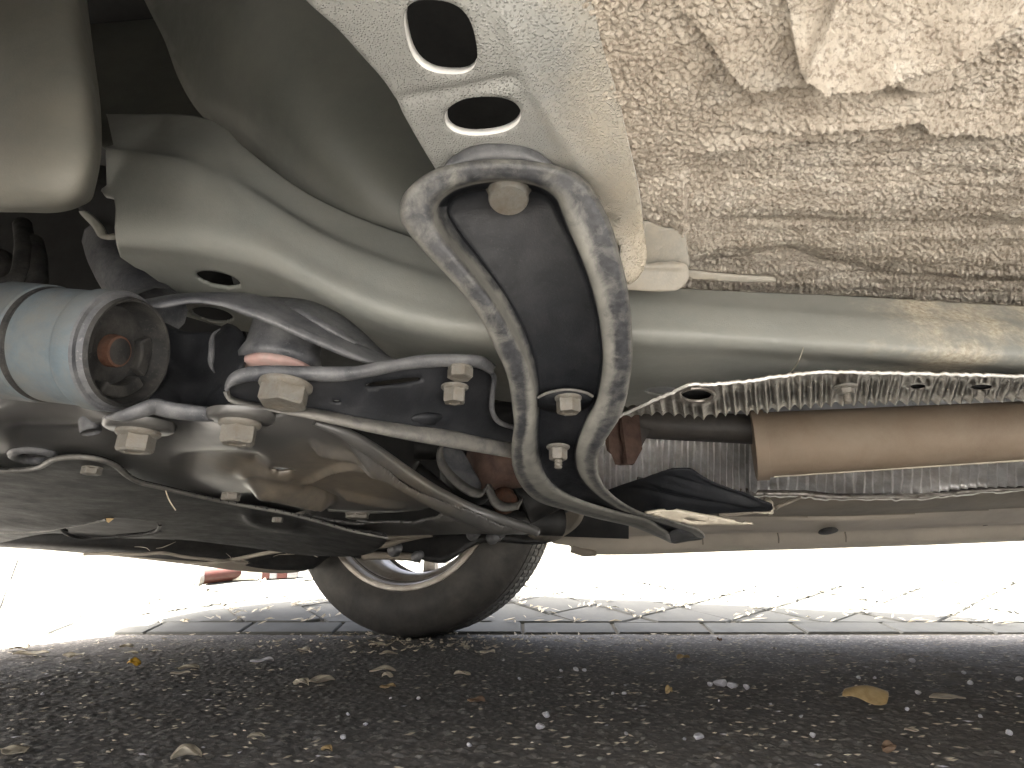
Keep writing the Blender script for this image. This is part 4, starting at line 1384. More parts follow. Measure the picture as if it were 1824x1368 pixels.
V, Fc = tube_mesh(at_d(cr([(105, 941), (120, 952), (150, 958), (200, 956.5), (260, 951), (280, 945), (285, 935)], 40), ft, -.002), .0022, 8)
obj('tray_rib', V, Fc, M['blackdull'], tray)
# bumper underside in front of it, curving to the far corner
rows = [[(-120, 940, 1.62), (60, 948, 1.66), (200, 950, 1.72), (330, 955, 1.78), (440, 960, 1.85), (540, 968, 1.92), (640, 972, 1.98)],
        [(-120, 960, 1.62), (60, 966, 1.66), (200, 975, 1.74), (330, 982, 1.82), (440, 986, 1.92), (540, 988, 2.0), (620, 985, 2.05)],
        [(-120, 967, 1.63), (60, 975, 1.68), (200, 985, 1.78), (330, 996, 1.88), (440, 1005, 2.0), (520, 1003, 2.1), (590, 992, 2.14)],
        [(-120, 969, 1.66), (60, 978, 1.71), (200, 990.5, 1.82), (330, 1005, 1.92), (440, 1018, 2.04), (525, 1020, 2.15), (580, 1006, 2.2)],
        [(-120, 955, 1.72), (60, 962, 1.78), (200, 975, 1.88), (330, 990, 2.0), (440, 1000, 2.12), (530, 1004, 2.22), (580, 990, 2.28)]]
G = loft(rows, 80, 26)
fb = grid_faces(26, 80)
bump_ = obj('front_bumper', G.reshape(-1, 3), fb, [M['blackdull'], M['sill']], car, mi=[1 if 12 < f[0] // 80 < 20 else 0 for f in fb], thick=.003, label='brown dusty underside of the front bumper')
V, Fc = tube_mesh(cr([P(*p) for p in [(150, 987, 1.70), (200, 986, 1.70), (250, 987.5, 1.72), (290, 985, 1.74), (330, 992, 1.78), (400, 999, 1.84), (440, 1003, 1.92)]], 50), .0035, 8)
obj('bumper_seam', V, Fc, M['sill'], bump_)
V, Fc = tube_mesh(cr([P(*p) for p in [(300, 999, 1.86), (360, 1004, 1.86), (410, 998, 1.86), (470, 986, 1.86), (540, 976, 1.9), (600, 968, 1.95)]], 50), [.001, .004, .005, .004, .001], 8)
obj('bumper_seam', V, Fc, M['sill'], bump_)
# wheel arch liner behind the bumper corner
sheet('arch_liner', [(380, 985), (440, 965), (560, 950), (690, 950), (610, 975), (590, 990), (575, 1000), (560, 1012), (520, 1016), (440, 1008)], [(380, 985, 1.9), (560, 950, 1.9), (690, 950, 1.9), (560, 1012, 2.05), (440, 1005, 2.0)], M['blackdull'], car, step=12, thick=.003)
for k in range(14):
    x_ = rng.uniform(230, 640); y_ = np.interp(x_, [230, 330, 440, 520, 640], [986, 996, 1003, 998, 972]) - rng.uniform(0, 18)
    an = rng.gauss(.1, .5); L_ = rng.uniform(10, 42)
    Yd = np.interp(x_, [230, 440, 640], [1.70, 1.88, 1.98]) - .02
    pts_ = [P(x_ + L_ * u * math.cos(an) + rng.gauss(0, 1.5), y_ + L_ * u * math.sin(an) * .6 + 3 * math.sin(3 * u + k), Yd) for u in (0, .33, .66, 1)]
    V, Fc = tube_mesh(cr(pts_, 12), [.0004, .0011, .0004], 5)
    obj('fibre', V, Fc, M['sill'], bump_)
V, Fc = tube_mesh(cr([P(1432, 618, .545), P(1424, 640, .556), P(1405, 668, .63)], 14), [.0002, .0006, .0003], 5)
obj('scratch', V, Fc, M['cream'], rail)
# hanging thread and frayed fibres
V, Fc = tube_mesh(cr([P(293, 866, .75), P(297, 880, .75), P(303, 894, .75), P(313, 909, .75)], 16), .0006, 6)
tag(obj('thread', V, Fc, M['paleleaf']), 'single pale thread hanging from the edge of the black undertray', 'thread')

# ---- strap bracket and rusty joint in the gap behind the brace
so = [(784, 798, .98), (782, 815, .98), (786, 832, .98), (797, 848, .98), (812, 862, .98), (828, 874, .98), (846, 882, .98), (856, 881, .98), (862, 874, .98), (868, 874, .99), (873, 883, .99), (879, 896, .99), (890, 905, .99), (906, 907, .99), (921, 903, 1.0), (922, 897, 1.0)]
A = cr([P(*p) for p in so], 80)
wv = np.array([-.006, -.012, -.013]) * .7
bkt = obj('strap_bracket', np.vstack([A - wv * 1.0, A + wv * .15]), grid_faces(2, 80), M['lip'], car, thick=.003, label='bent metal strap bracket')
sheet('strap_face', [(785, 796), (800, 796), (820, 800), (840, 830), (858, 868), (850, 878), (828, 870), (806, 850), (792, 828)], [(785, 796, 1.0), (840, 830, 1.02), (850, 878, 1.0), (800, 840, 1.0)], M['arm'], bkt, step=7, thick=.003)
V, Fc = lathe_mesh([(0, -.05), (.036, -.05), (.04, -.03), (.034, -.02), (.034, .03), (.028, .04), (0, .04)], P(900, 830, 1.12), (.9, .3, .1), 28)
obj('exhaust_joint', V, Fc, M['rustdark'], car, label='dark rusty exhaust joint')
V, Fc = lathe_mesh([(0, -.03), (.05, -.03), (.052, -.01), (.045, .0), (.045, .03), (0, .03)], P(845, 845, 1.3), (.6, -.7, .1), 28)
obj('drive_joint', V, Fc, M['blackdull'], car)
V, Fc = lathe_mesh([(0, -.016), (.013, -.016), (.018, -.01), (.018, .004), (.012, .012), (0, .012)], P(899, 893, 1.1), (.2, -.8, -.4), 20)
obj('rusty_knob', V, Fc, M['rust'], car)
for p0, p1, r_ in [((740, 800, 1.1), (790, 800, 1.1), .016), ((735, 835, 1.1), (800, 890, 1.15), .014), ((800, 815, 1.2), (940, 890, 1.2), .022), ((840, 800, 1.15), (855, 840, 1.15), .006), ((930, 900, 1.15), (990, 870, 1.15), .03), ((850, 925, 1.2), (1000, 930, 1.25), .022)]:
    V, Fc = tube_mesh(cr([P(*p0), P(*p1)], 8), r_, 14)
    obj('steering_link', V, Fc, M['blackdull'], car)
sheet('back_shade_sheet', [(560, 740), (1120, 700), (1120, 960), (560, 940)], [(560, 740, 1.7), (1120, 700, 1.7), (1120, 960, 1.75), (560, 940, 1.75)], M['dark'], car, step=50, smooth_out=False)  # black sheet added as the unlit background behind the joints

# ---- heat shield: crimped foil flange along the tunnel edge
ft_ = [(1098, 741), (1125, 730), (1160, 713), (1200, 696), (1230, 683), (1262, 683), (1320, 678), (1400, 667), (1470, 661), (1560, 662), (1700, 665), (1850, 669)]
fb_ = [(1098, 744), (1140, 740), (1180, 737), (1220, 741), (1246, 745), (1290, 738), (1340, 735), (1400, 728), (1500, 720), (1600, 718), (1700, 715), (1850, 710)]
ft_ += [(2500, 680)]; fb_ += [(2500, 716)]
nu, nv = 900, 18
A, B = cr(ft_, nu), cr(fb_, nu)
Gf = np.zeros((nv, nu, 3))
lng = np.r_[0, np.cumsum(np.linalg.norm(np.diff(B, axis=0), axis=1))]
hole_c = (1241, 703)
nz = fbm(lng / 30, lng * 0, 71, 3)
for i in range(nv):
    u = i / (nv - 1)
    pl = A * (1 - u) + B * u
    zz = np.interp(pl[:, 0], [1098, 1240, 1400, 1850], [.284, .291, .296, .302]) - .008 * (1 - u) * 0
    d_ = FW + RT * ((pl[:, 0] - 912) / F)[:, None] - UP * ((pl[:, 1] - 684) / F)[:, None]
    Wd = C0 + d_ * ((zz - CAM_H) / d_[:, 2])[:, None]
    skew = np.interp(pl[:, 0], [1098, 1400, 1480, 1600, 1850], [0, .2, .6, 1.1, 1.5])
    ph = (lng + 7 * nz) / 19 + (1 - u) * skew * -1 + .25 * 0
    tri = np.abs((ph % 1) * 2 - 1)
    wave = (1 - tri) ** 1.8
    rr = np.hypot((pl[:, 0] - hole_c[0]) / 44, (pl[:, 1] - hole_c[1]) / 21)
    flat = np.clip((rr - .85) / .3, 0, 1)
    for hx_, hy_ in ((1635, 689), (1748, 690), (1505, 690)):
        flat = flat * np.clip((np.hypot((pl[:, 0] - hx_) / 24, (pl[:, 1] - hy_) / 8) - .8) / .5, .1, 1)
    ampz = .0062 * np.interp(pl[:, 0], [1098, 1180, 1260, 1850], [.35, .55, .8, .95]) * (.05 + .95 * min(1, u * 2.2))
    Wd[:, 2] -= ampz * (wave - .5) * flat + .0010 * (vnoise(lng / 6, lng * 0 + u * 9, 15) - .5)
    if u > .93:
        Wd[:, 2] -= .0
    Gf[i] = Wd
# lower lip of the flange turns up into the tunnel
up = Gf[-1].copy(); up[:, 2] += .012; up[:, 1] += .014
Gf = np.concatenate([Gf, up[None]])
V, Fc = punch(Gf, [(1241, 703, 29, 11, 0), (1635, 689, 15, 4.5, -2), (1748, 690, 20, 5, -2)])
shield = obj('heat_shield', V, Fc, M['foil'], car, thick=.0008, label='crimped silver foil heat shield')
V, Fc = tube_mesh(Gf[0] + np.array([0, -.0005, -.0012]), .0013, 6)
obj('foil_edge', V, Fc, M['foil_edge'], shield)
for hx_, hy_, rx_, ry_ in ((1241, 703, 34, 14), (1635, 689, 19, 6), (1748, 690, 24, 7)):
    e_ = ell(hx_, hy_, rx_, ry_, 0, 20)
    obj('hole_shade', [PZ(x_, y_, .3055) for x_, y_ in e_], [tuple(range(20))], M['dark'], shield, thick=.001)  # black discs added above the holes in place of their shade
rc = np.array(ell(1241, 703, 30, 11.5, 0, 40))
V, Fc = tube_mesh(np.vstack([[PZ(x_, y_, .291) for x_, y_ in rc], [PZ(rc[0][0], rc[0][1], .291)]]), .0016, 8)
obj('hole_ring', V, Fc, M['foil'], shield)
bolt(1505, 688, None, 40, 24, 9, shield, M['bolt'], (0, 0, -1), (6.5, 16), rot=.4, label='threaded stud holding the heat shield', Z=.296)
# far wall of the tunnel, same foil
def foil_wall(rows, nu, nv, period, amp, name, mat):
    if rows[0][-1][0] > 1500:
        rows = [r_ + [(2500, r_[-1][1] - 10, r_[-1][2] - .10)] for r_ in rows]
        nu = int(nu * 1.7)
    G_ = loft(rows, nu, nv)
    lg = np.linspace(0, 1, nu)
    for i in range(nv):
        q_ = proj(G_[i])
        ph = q_[:, 0] / period + .3 * vnoise(q_[:, 0] / 14, q_[:, 0] * 0 + i * .08, 5) + i * .004
        G_[i, :, 1] += amp * (np.abs((ph % 1) * 2 - 1) - .5) + .003 * (vnoise(q_[:, 0] / 8, q_[:, 1] / 14, 3) - .5)
        G_[i, :, 2] += amp * .5 * (np.abs((ph % 1) * 2 - 1) - .5)
    return obj(name, G_.reshape(-1, 3), grid_faces(nv, nu), mat, shield, thick=.001)
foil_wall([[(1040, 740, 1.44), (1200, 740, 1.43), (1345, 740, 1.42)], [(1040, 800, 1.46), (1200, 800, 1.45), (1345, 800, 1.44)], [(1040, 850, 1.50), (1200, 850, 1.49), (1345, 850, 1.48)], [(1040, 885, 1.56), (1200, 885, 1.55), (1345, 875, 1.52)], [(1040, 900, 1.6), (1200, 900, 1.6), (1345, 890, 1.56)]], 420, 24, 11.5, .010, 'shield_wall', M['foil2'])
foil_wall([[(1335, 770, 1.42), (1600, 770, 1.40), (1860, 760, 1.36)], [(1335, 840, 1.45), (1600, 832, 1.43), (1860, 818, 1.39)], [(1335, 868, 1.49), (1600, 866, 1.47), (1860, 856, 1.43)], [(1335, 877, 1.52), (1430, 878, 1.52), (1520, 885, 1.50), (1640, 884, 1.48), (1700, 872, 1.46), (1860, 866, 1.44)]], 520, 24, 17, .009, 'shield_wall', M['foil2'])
# crumpled lower hem
hem = []
for k, x_ in enumerate(np.linspace(1345, 2400, 320)):
    yb = np.interp(x_, [1345, 1430, 1480, 1560, 1640, 1720, 1860], [879, 880, 886, 886, 886, 876, 868])
    w_ = 4 + 4 * vnoise(np.array(x_ / 9.), np.array(0.), 9)
    wob = .012 * (vnoise(np.array(x_ / 7.), np.array(2.), 19) - .5)
    hem.append([P(x_ + 5, yb - 7, 1.47 + wob), P(x_, yb + 1, 1.45 - wob), P(x_ - 6, yb + w_, 1.49 + wob)])
G = np.array(hem).transpose(1, 0, 2)
obj('shield_hem', G.reshape(-1, 3), grid_faces(3, 320), M['foil'], shield, thick=.001)

# ---- exhaust: silencer body with end collar, dark front pipe, hanger
cl, c2 = P(1350, 793, 1.28), P(1900, 763, 1.10)
axx = (c2 - cl); Lx = np.linalg.norm(axx); axx = axx / Lx
kk = depth(cl) / F
r1, r2 = 57.5 * kk, 51.5 * depth(c2) / F
V, Fc = lathe_mesh([(0, -.008), (r1 * 1.0, -.008), (r1 * 1.085, -.007), (r1 * 1.085, .012), (r1 * 1.0, .0125), (r1, .018), (r1 * .995, .03), (r2, Lx), (r2, Lx * 1.9), (0, Lx * 1.92)], cl, axx, 72)
sil = obj('silencer', V, Fc, M['exhaust'], car, sharp=35, label='brown heat tinted exhaust silencer')
# folded seam at its lower edge
sm_ = []
for t in np.linspace(.016, Lx, 60):
    rr = r1 + (r2 - r1) * t / Lx
    sm_.append(cl + axx * t + np.array([0, -.10, -.995]) * (rr + .001) )
V, Fc = tube_mesh(np.array(sm_), .0016, 8)
obj('seam', V, Fc, M['cream'], sil)
V, Fc = tube_mesh(cr([P(1000, 735, 1.40), P(1110, 752, 1.36), P(1345, 765, 1.29)], 30), 27 * kk, 32)
obj('front_pipe', V, Fc, M['pipe'], sil, label='dark front pipe')
for pts, m_ in [([(1083, 740), (1108, 735), (1122, 826), (1096, 828), (1085, 800)], 'rustdark'), ([(1106, 735), (1138, 735), (1144, 800), (1130, 826), (1118, 826)], 'rustdark'), ([(1130, 760), (1160, 765), (1145, 792), (1128, 826), (1122, 822)], 'pipe')]:
    x_ = 1.2 if m_ == 'rustdark' else 1.24
    sheet('hanger', pts, [(pts[0][0], pts[0][1], x_), (pts[1][0], pts[1][1], x_ + .02), (pts[2][0], pts[2][1], x_), (pts[3][0], pts[3][1], x_ - .02)], M[m_], sil, step=9, thick=.006, smooth_out=False, smooth=False)

# ---- dark underfloor cover and small brackets right of the brace
cov = lattice('floor_cover', [(1060, 905), (1070, 880), (1095, 868), (1130, 856), (1165, 845), (1200, 836), (1232, 837), (1255, 852), (1280, 868), (1310, 882), (1345, 893), (1376, 901), (1376, 908), (1330, 912), (1250, 916), (1150, 920), (1080, 915)],
      plane_y([(1060, 900, .25), (1120, 860, .266), (1200, 836, .272), (1260, 855, .262), (1376, 904, .232), (1150, 918, .225), (1300, 912, .228)]), M['black'], car, sx=4, sy=1.6, thick=.003,
      ridges=[([(1140, 852), (1220, 875), (1300, 893), (1368, 903)], 5, -.003), ([(1120, 868), (1220, 890), (1330, 904)], 4, .003), ([(1230, 848), (1290, 878), (1370, 902)], 4, .003), ([(1180, 846), (1260, 870), (1350, 897)], 4, .003)], label='black ribbed floor cover')
V, Fc = tube_mesh(cr([P(1136, 853, 1.0), P(1220, 873, 1.03), P(1300, 892, 1.08), P(1366, 903, 1.12)], 30), .003, 8)
obj('cover_rib', V, Fc, M['lip'], cov)
mbk = MB()
for pl in ([(1363, 887), (1369, 886), (1377, 894), (1378, 914), (1371, 915), (1368, 905)], [(1340, 906), (1371, 903), (1374, 914), (1342, 912)]):
    V, T = sheet_mesh(pl, [(1340, 906, 1.10), (1378, 914, 1.10), (1365, 888, 1.12)], step=6, smooth_out=False)
    mbk.add(V, T)
mbk.build('corner_bracket', M['cream'], car, thick=.004, label='small cream corner bracket')
for pl, r_ in [([(1380, 905, 1.2), (1400, 897, 1.25), (1425, 886, 1.35)], .003), ([(1280, 918, 1.1), (1330, 914, 1.1), (1372, 908, 1.1)], .003)]:
    V, Fc = tube_mesh(cr([P(*p) for p in pl], 12), r_, 8)
    obj('thin_rod', V, Fc, M['farfloor'], car)
sheet('mount_plate', [(1148, 914), (1172, 910), (1200, 908), (1240, 916), (1280, 923), (1344, 935), (1300, 936), (1240, 936), (1215, 932), (1190, 926)],
      plane_y([(1148, 914, .2145), (1200, 908, .2165), (1344, 935, .2025), (1215, 932, .204), (1280, 923, .208)]), M['cream'], car, step=5, thick=.003, smooth_out=False,
      holes=[[(1211, 924), (1226, 924), (1262, 929), (1256, 931), (1232, 930)], [(1262, 923), (1282, 925), (1275, 926), (1264, 925)], [(1165, 914), (1178, 913), (1176, 915), (1166, 915.5)]], label='pale pointed mounting plate')

# ---- far floor and sill of the car
rows = [[(930, 880, 1.62), (1100, 876, 1.58), (1300, 872, 1.52), (1500, 866, 1.5), (1700, 860, 1.48), (1900, 850, 1.45)],
        [(930, 905, 1.72), (1100, 902, 1.68), (1300, 899, 1.62), (1500, 897, 1.6), (1700, 888, 1.56), (1900, 878, 1.52)],
        [(930, 922, 1.85), (1100, 917, 1.8), (1300, 912, 1.74), (1500, 913, 1.70), (1700, 905, 1.66), (1900, 893, 1.6)],
        [(930, 930, 1.96), (1100, 925, 1.9), (1300, 919, 1.84), (1500, 920, 1.8), (1700, 911, 1.75), (1900, 899, 1.68)],
        [(930, 934, 1.98), (1100, 930, 1.92), (1300, 925, 1.86), (1500, 925, 1.8), (1700, 916, 1.76), (1900, 905, 1.69)],
        [(930, 954, 2.05), (1100, 950, 2.0), (1300, 944, 1.93), (1500, 941, 1.88), (1700, 934, 1.83), (1900, 926, 1.76)],
        [(930, 958, 2.12), (1100, 955, 2.05), (1300, 949, 1.98), (1500, 946, 1.92), (1700, 938, 1.87), (1900, 929, 1.8)],
        [(930, 962, 2.13), (1100, 958, 2.06), (1300, 952, 1.99), (1500, 949, 1.93), (1700, 942, 1.88), (1900, 932, 1.81)],
        [(930, 980, 2.16), (1100, 981, 2.09), (1300, 975, 2.03), (1500, 969, 1.97), (1700, 962, 1.9), (1900, 954, 1.84)],
        [(930, 985, 2.18), (1100, 988, 2.12), (1300, 982, 2.06), (1500, 976, 2.0), (1700, 969, 1.94), (1900, 960, 1.86)],
        [(930, 980, 2.22), (1100, 982, 2.16), (1300, 976, 2.1), (1500, 970, 2.04), (1700, 962, 1.98), (1900, 953, 1.9)],
        [(930, 940, 2.24), (1100, 942, 2.18), (1300, 936, 2.12), (1500, 930, 2.06), (1700, 922, 2.0), (1900, 910, 1.92)]]
rows = [r_ + [(2600, r_[-1][1] - 32, r_[-1][2] - .26)] for r_ in rows]
G = loft(rows, 240, 110)
V = G.reshape(-1, 3)
Fc = np.array(grid_faces(110, 240))
cutp = [(900, 900), (985, 925), (975, 955), (985, 968), (1015, 972), (1021, 982), (1040, 992), (1030, 1020), (900, 1020)]
V, Fk = cut_away(V, Fc, cutp)
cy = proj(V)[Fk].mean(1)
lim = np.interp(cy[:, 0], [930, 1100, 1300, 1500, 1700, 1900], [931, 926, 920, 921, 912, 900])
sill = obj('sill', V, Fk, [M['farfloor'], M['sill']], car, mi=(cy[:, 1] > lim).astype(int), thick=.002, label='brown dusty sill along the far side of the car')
for x_, y_ in [(1475, 946), (1757, 935), (1478, 950)][:2]:
    V, Fc = lathe_mesh([(0, -.002), (.020, -.002), (.022, .001), (.01, .003), (0, .003)], P(x_, y_, 1.86), (0, -.3, -1), 20)
    obj('drain_plug', V, Fc, M['rubber'], sill)
for x_ in (1385, 1505, 1700, 1785, 1250):
    yy = np.interp(x_, [1100, 1300, 1500, 1700, 1900], [958, 952, 949, 942, 932])
    V, Fc = tube_mesh(cr([P(x_, yy - 1, 1.9), P(x_ + 2, yy + 8, 1.92), P(x_ + 2, yy + 16, 1.94)], 8), .0016, 6)
    obj('sill_seam', V, Fc, M['farfloor'], sill)
mbx = MB()
V, Fc = tube_mesh(cr([P(1018, 976, 2.12), P(1040, 982, 2.12), P(1062, 986, 2.1)], 10), [.012, .014, .006], 10)
mbx.add(V, Fc)
mbx.build('sill_end', M['farfloor'], sill)
# pieces between the far floor and the wheel
sheet('flap', [(935, 945), (960, 935), (1000, 912), (1040, 905), (1035, 930), (1000, 958), (975, 965), (945, 958)], [(935, 945, 1.5), (1040, 905, 1.4), (1000, 958, 1.6)], M['farfloor'], car, step=8, thick=.003)
V, Fc = tube_mesh(cr([P(945, 948, 1.35), P(975, 930, 1.3), P(1000, 915, 1.25), P(1016, 906, 1.22)], 16), .0028, 8)
obj('flap_edge', V, Fc, M['lip'], car)

# ---- wheels
def make_wheel(name, c, ax, label=None):
    """c: centre of the inner sidewall plane; ax: axis pointing outboard"""
    root = empty(name, c, parent=car)
    if label:
        root['label'] = label
    KW = 1.165
    prof = [(.196, .022), (.203, .012), (.207, .004), (.213, .000), (.220, -.003), (.236, -.008), (.250, -.0105), (.262, -.0095), (.274, -.005), (.286, .001), (.296, .008), (.303, .016), (.3075, .024), (.3095, .030),
            (.3100, .0335), (.3103, .034), (.3040, .0345), (.3040, .0395), (.3108, .040), (.3120, .048), (.3128, .060), (.3060, .0605), (.3060, .068), (.3130, .0685), (.3134, .098), (.3062, .0985), (.3062, .1065), (.3134, .107), (.3128, .137), (.306, .1375), (.306, .145), (.312, .1455), (.3105, .160),
            (.304, .1605), (.304, .165), (.309, .1655), (.306, .178), (.298, .190), (.286, .199), (.272, .205), (.258, .208), (.244, .206), (.228, .200), (.213, .195), (.205, .190), (.200, .18)]
    N = 460

    def sip(k, j, r, t):
        if .018 < t < .20 and r > .3085 * KW:
            if j % 4 == 0 and (t < .036 or .048 < t < .062 or t > .075):
                return -.003
            return .0003 * ((j * 7919 % 13) / 13)
        return 0
    prof = [(r_ * KW, t_ * KW) for r_, t_ in prof]
    V, Fc = lathe_mesh(prof, c, ax, N, sip)
    V[:, 2] = np.maximum(V[:, 2], .0005)
    obj('tyre', V, Fc, M['tyre'], root, sharp=28)
    rp = [(.214, .004), (.2165, .0005), (.2150, -.004), (.2085, -.0055), (.203, -.003), (.2005, .004), (.1995, .016), (.1975, .018), (.1965, .028), (.194, .033), (.186, .040), (.180, .050), (.1775, .062), (.1765, .085), (.1775, .105), (.1830, .120), (.1880, .130), (.1890, .148), (.1885, .162), (.196, .170), (.204, .176), (.211, .182), (.2125, .188), (.209, .192), (.199, .184), (.190, .178), (.184, .172)]
    rp = [(r_ * KW, t_ * KW) for r_, t_ in rp]
    V, Fc = lathe_mesh(rp, c, ax, 96)
    obj('rim', V, Fc, M['rim'], root, sharp=40, thick=.002)
    a_, u, v = frame_of(ax)
    # seven spokes joined at a hub, near the outer face
    V, Fc = lathe_mesh([(0, .135), (.045, .135), (.062, .142), (.066, .158), (.060, .170), (.03, .174), (0, .174)], c, ax, 40)
    obj('hub', V, Fc, M['rim'], root, sharp=40)
    a0 = math.atan2(np.dot(-EZ, v), np.dot(-EZ, u)) + .02
    for k in range(7):
        an = a0 + k * 2 * math.pi / 7
        e_ = math.cos(an) * u + math.sin(an) * v
        f_ = np.cross(a_, e_)
        V = []
        for r_, hw, t0, t1 in ((.05, .019, .160, .190), (.12, .016, .160, .188), (.17, .016, .168, .194), (.206, .019, .172, .198), (.228, .027, .180, .202)):
            V += [c + e_ * r_ - f_ * hw + a_ * t0, c + e_ * r_ + f_ * hw + a_ * t0, c + e_ * r_ + f_ * hw * 1.05 + a_ * t1, c + e_ * r_ - f_ * hw * 1.05 + a_ * t1]
        obj('spoke', V, grid_faces(5, 4, True) + [(0, 1, 2, 3), (19, 18, 17, 16)], M['rim'], root, smooth=False, bevel=.003)
    V, Fc = lathe_mesh([(.05, .10), (.128, .10), (.130, .103), (.130, .124), (.128, .127), (.05, .127)], c, ax, 60)
    obj('brake_disc', V, Fc, M['rustdark'], root, sharp=40)
    return root


wc = P(722, 905, 2.06)
wc = np.array([wc[0], wc[1], .364])
wax = np.array([math.sin(R(17)), math.cos(R(17)), 0])
wheel = make_wheel('wheel', wc, wax, 'far front wheel with dusty alloy rim, lit from behind')
print('wheel centre px', proj(wc[None]))
# upright and brake parts in front of the far wheel
kn = sheet('wheel_upright', [(640, 930), (700, 890), (800, 880), (860, 915), (850, 950), (835, 970), (812, 985), (795, 985), (783, 992), (765, 985), (750, 992), (728, 990), (700, 985), (670, 988), (650, 965)],
      [(640, 930, 2.08), (800, 880, 2.08), (850, 950, 2.08), (760, 990, 2.06), (660, 985, 2.06)], M['blackdull'], car, step=9, thick=.03)
kn_c = wc + wax * .06
V, Fc = lathe_mesh([(0, -.04), (.05, -.04), (.06, -.02), (.095, .0), (.12, .02), (.125, .035), (0, .035)], kn_c, wax, 36)
obj('upright_hub', V, Fc, M['blackdull'], kn)
V, Fc = tube_mesh(cr([P(690, 945, 1.9), P(760, 962, 1.95), P(805, 975, 2.0)], 16), .022, 14)
obj('upright_arm', V, Fc, M['blackdull'], kn)

def copy_part(o, parent, loc=None):
    c_ = o.copy()
    COL.objects.link(c_)
    c_.parent = parent
    if loc is not None:
        c_.location = loc
    return c_


def wheel_at(s, t, flip, label):
    r_ = wheel.copy(); COL.objects.link(r_); r_.parent = car
    r_['label'] = label
    p_ = ST(s, t, .364)
    r_.location = Vector(p_ - CARC)
    if flip:
        r_.rotation_euler = (0, 0, math.pi)
    for ch in list(wheel.children):
        copy_part(ch, r_)
    return r_


s_w = float(np.dot(wc, E1)); t_w = float(np.dot(wc, E2))
wheel_at(s_w, .15 - .02, True, 'near front wheel')
wheel_at(1.95, t_w, False, 'far rear wheel')
# wheel arch liner round the near front wheel, out of view, added to block light from the left
V = []
na = 30
for t_ in (-.06, .02, .10, .17):
    for k in range(na):
        an = math.pi * (1.12 - .90 * k / (na - 1))
        V.append(ST(s_w + .365 * math.cos(an) * .93, t_, .33 + .345 * math.sin(an)))
Fa = grid_faces(4, na)
b_ = len(V)
V += [ST(s_w, .175, .33)]
Fa += [(3 * na + k, 3 * na + k + 1, b_) for k in range(na - 1)]
obj('arch_liner', V, Fa, M['blackdull'], car, thick=.003)
wheel_at(1.95, .15 - .02, True, 'near rear wheel')

# ================================================================== THINGS ON THE GROUND
def ground_pt(px, py):
    d_ = ray(px, py)
    p = C0 + d_ * ((0.0 - CAM_H) / d_[2])
    if p[1] > AY1:
        for Yt in np.linspace(AY1, 6, 2000):
            q_ = C0 + d_ * (Yt / d_[1])
            if q_[2] <= float(ramp_z(np.array(Yt))) + .001:
                return q_
    return p


def leaf(px, py, wpx, hpx, mat, label, name='dry_leaf', seed=0, curl=.35, an=None, cat='leaf', group=None):
    """a curled, creased leaf lying on the asphalt; px,py is its foot in the photograph"""
    rr = random.Random(seed)
    c = ground_pt(px, py)
    k = depth(c) / F
    L = wpx * k / 2
    up = hpx * k
    Wd = L * rr.uniform(.5, .75)
    an = rr.uniform(-.5, .5) if an is None else an
    nu_, nv_ = 15, 9
    V = []
    b1, b2, b3, b4 = rr.uniform(-1, 1), rr.uniform(0, 6), rr.uniform(0, 6), rr.uniform(.4, 1)
    for i in range(nu_):
        u = -1 + 2 * i / (nu_ - 1)
        hw = Wd * (1 - abs(u) ** 2.2) ** .75 * (1 + .16 * math.sin(5 * u + b3)) * (1 - .25 * u * b1) + L * .015
        for j in range(nv_):
            v = -1 + 2 * j / (nv_ - 1)
            z = up * (.62 * (v * v) * (1 if v > 0 else b4) * curl * 2 + .35 * (1 + math.sin(2.6 * u + b2)) * .5 + .16 * math.sin(4 * v + 3 * u + b3)) * (.4 + .6 * (1 - abs(u) ** 3))
            z += .06 * up * (abs(v) < .13)
            x, y = u * L, v * hw
            V.append((x * math.cos(an) - y * math.sin(an), x * math.sin(an) + y * math.cos(an), z))
    V = np.array(V)
    V[:, 2] -= V[:, 2].min()
    o = obj(name, V + c + np.array([0, L * .1, .0005]), [f[::-1] for f in grid_faces(nu_, nv_)], mat, thick=.0005)
    return tag(o, label, cat, group)


GL = 'dry leaves scattered on the asphalt'
# big folded tan leaf at the right: built by hand
yL = ground_pt(1558, 1259)[1]
rowsL = [([(1500, 1243), (1516, 1238), (1536, 1246), (1557, 1258.5), (1581, 1255.5)], 0.0), ([(1499, 1236), (1514, 1234), (1535, 1241), (1558, 1254), (1582, 1250)], .001), ([(1501, 1230), (1520, 1228), (1543, 1231), (1566, 1242), (1584, 1242)], .006),
         ([(1504, 1225), (1522, 1221), (1543, 1218), (1564, 1224), (1584, 1232)], .014), ([(1510, 1225), (1526, 1222), (1545, 1219), (1563, 1224), (1581, 1231)], .030), ([(1514, 1231), (1528, 1230), (1546, 1230), (1562, 1232), (1578, 1236)], .045)]
V = []
for pl_, dy_ in rowsL:
    for k_, (x_, y_) in enumerate(pl_):
        d_ = ray(x_, y_)
        V.append(C0 + d_ * ((yL + dy_ + (.004 if k_ == 2 else 0)) / d_[1]))
big = obj('dry_leaf', V, [f[::-1] for f in grid_faces(6, 5)], M['tanleaf'], thick=.0005)
sb = big.modifiers.new('smooth', 'SUBSURF'); sb.levels = 1; sb.render_levels = 1
tag(big, 'large folded golden tan leaf on the asphalt, right of centre', 'leaf', GL)
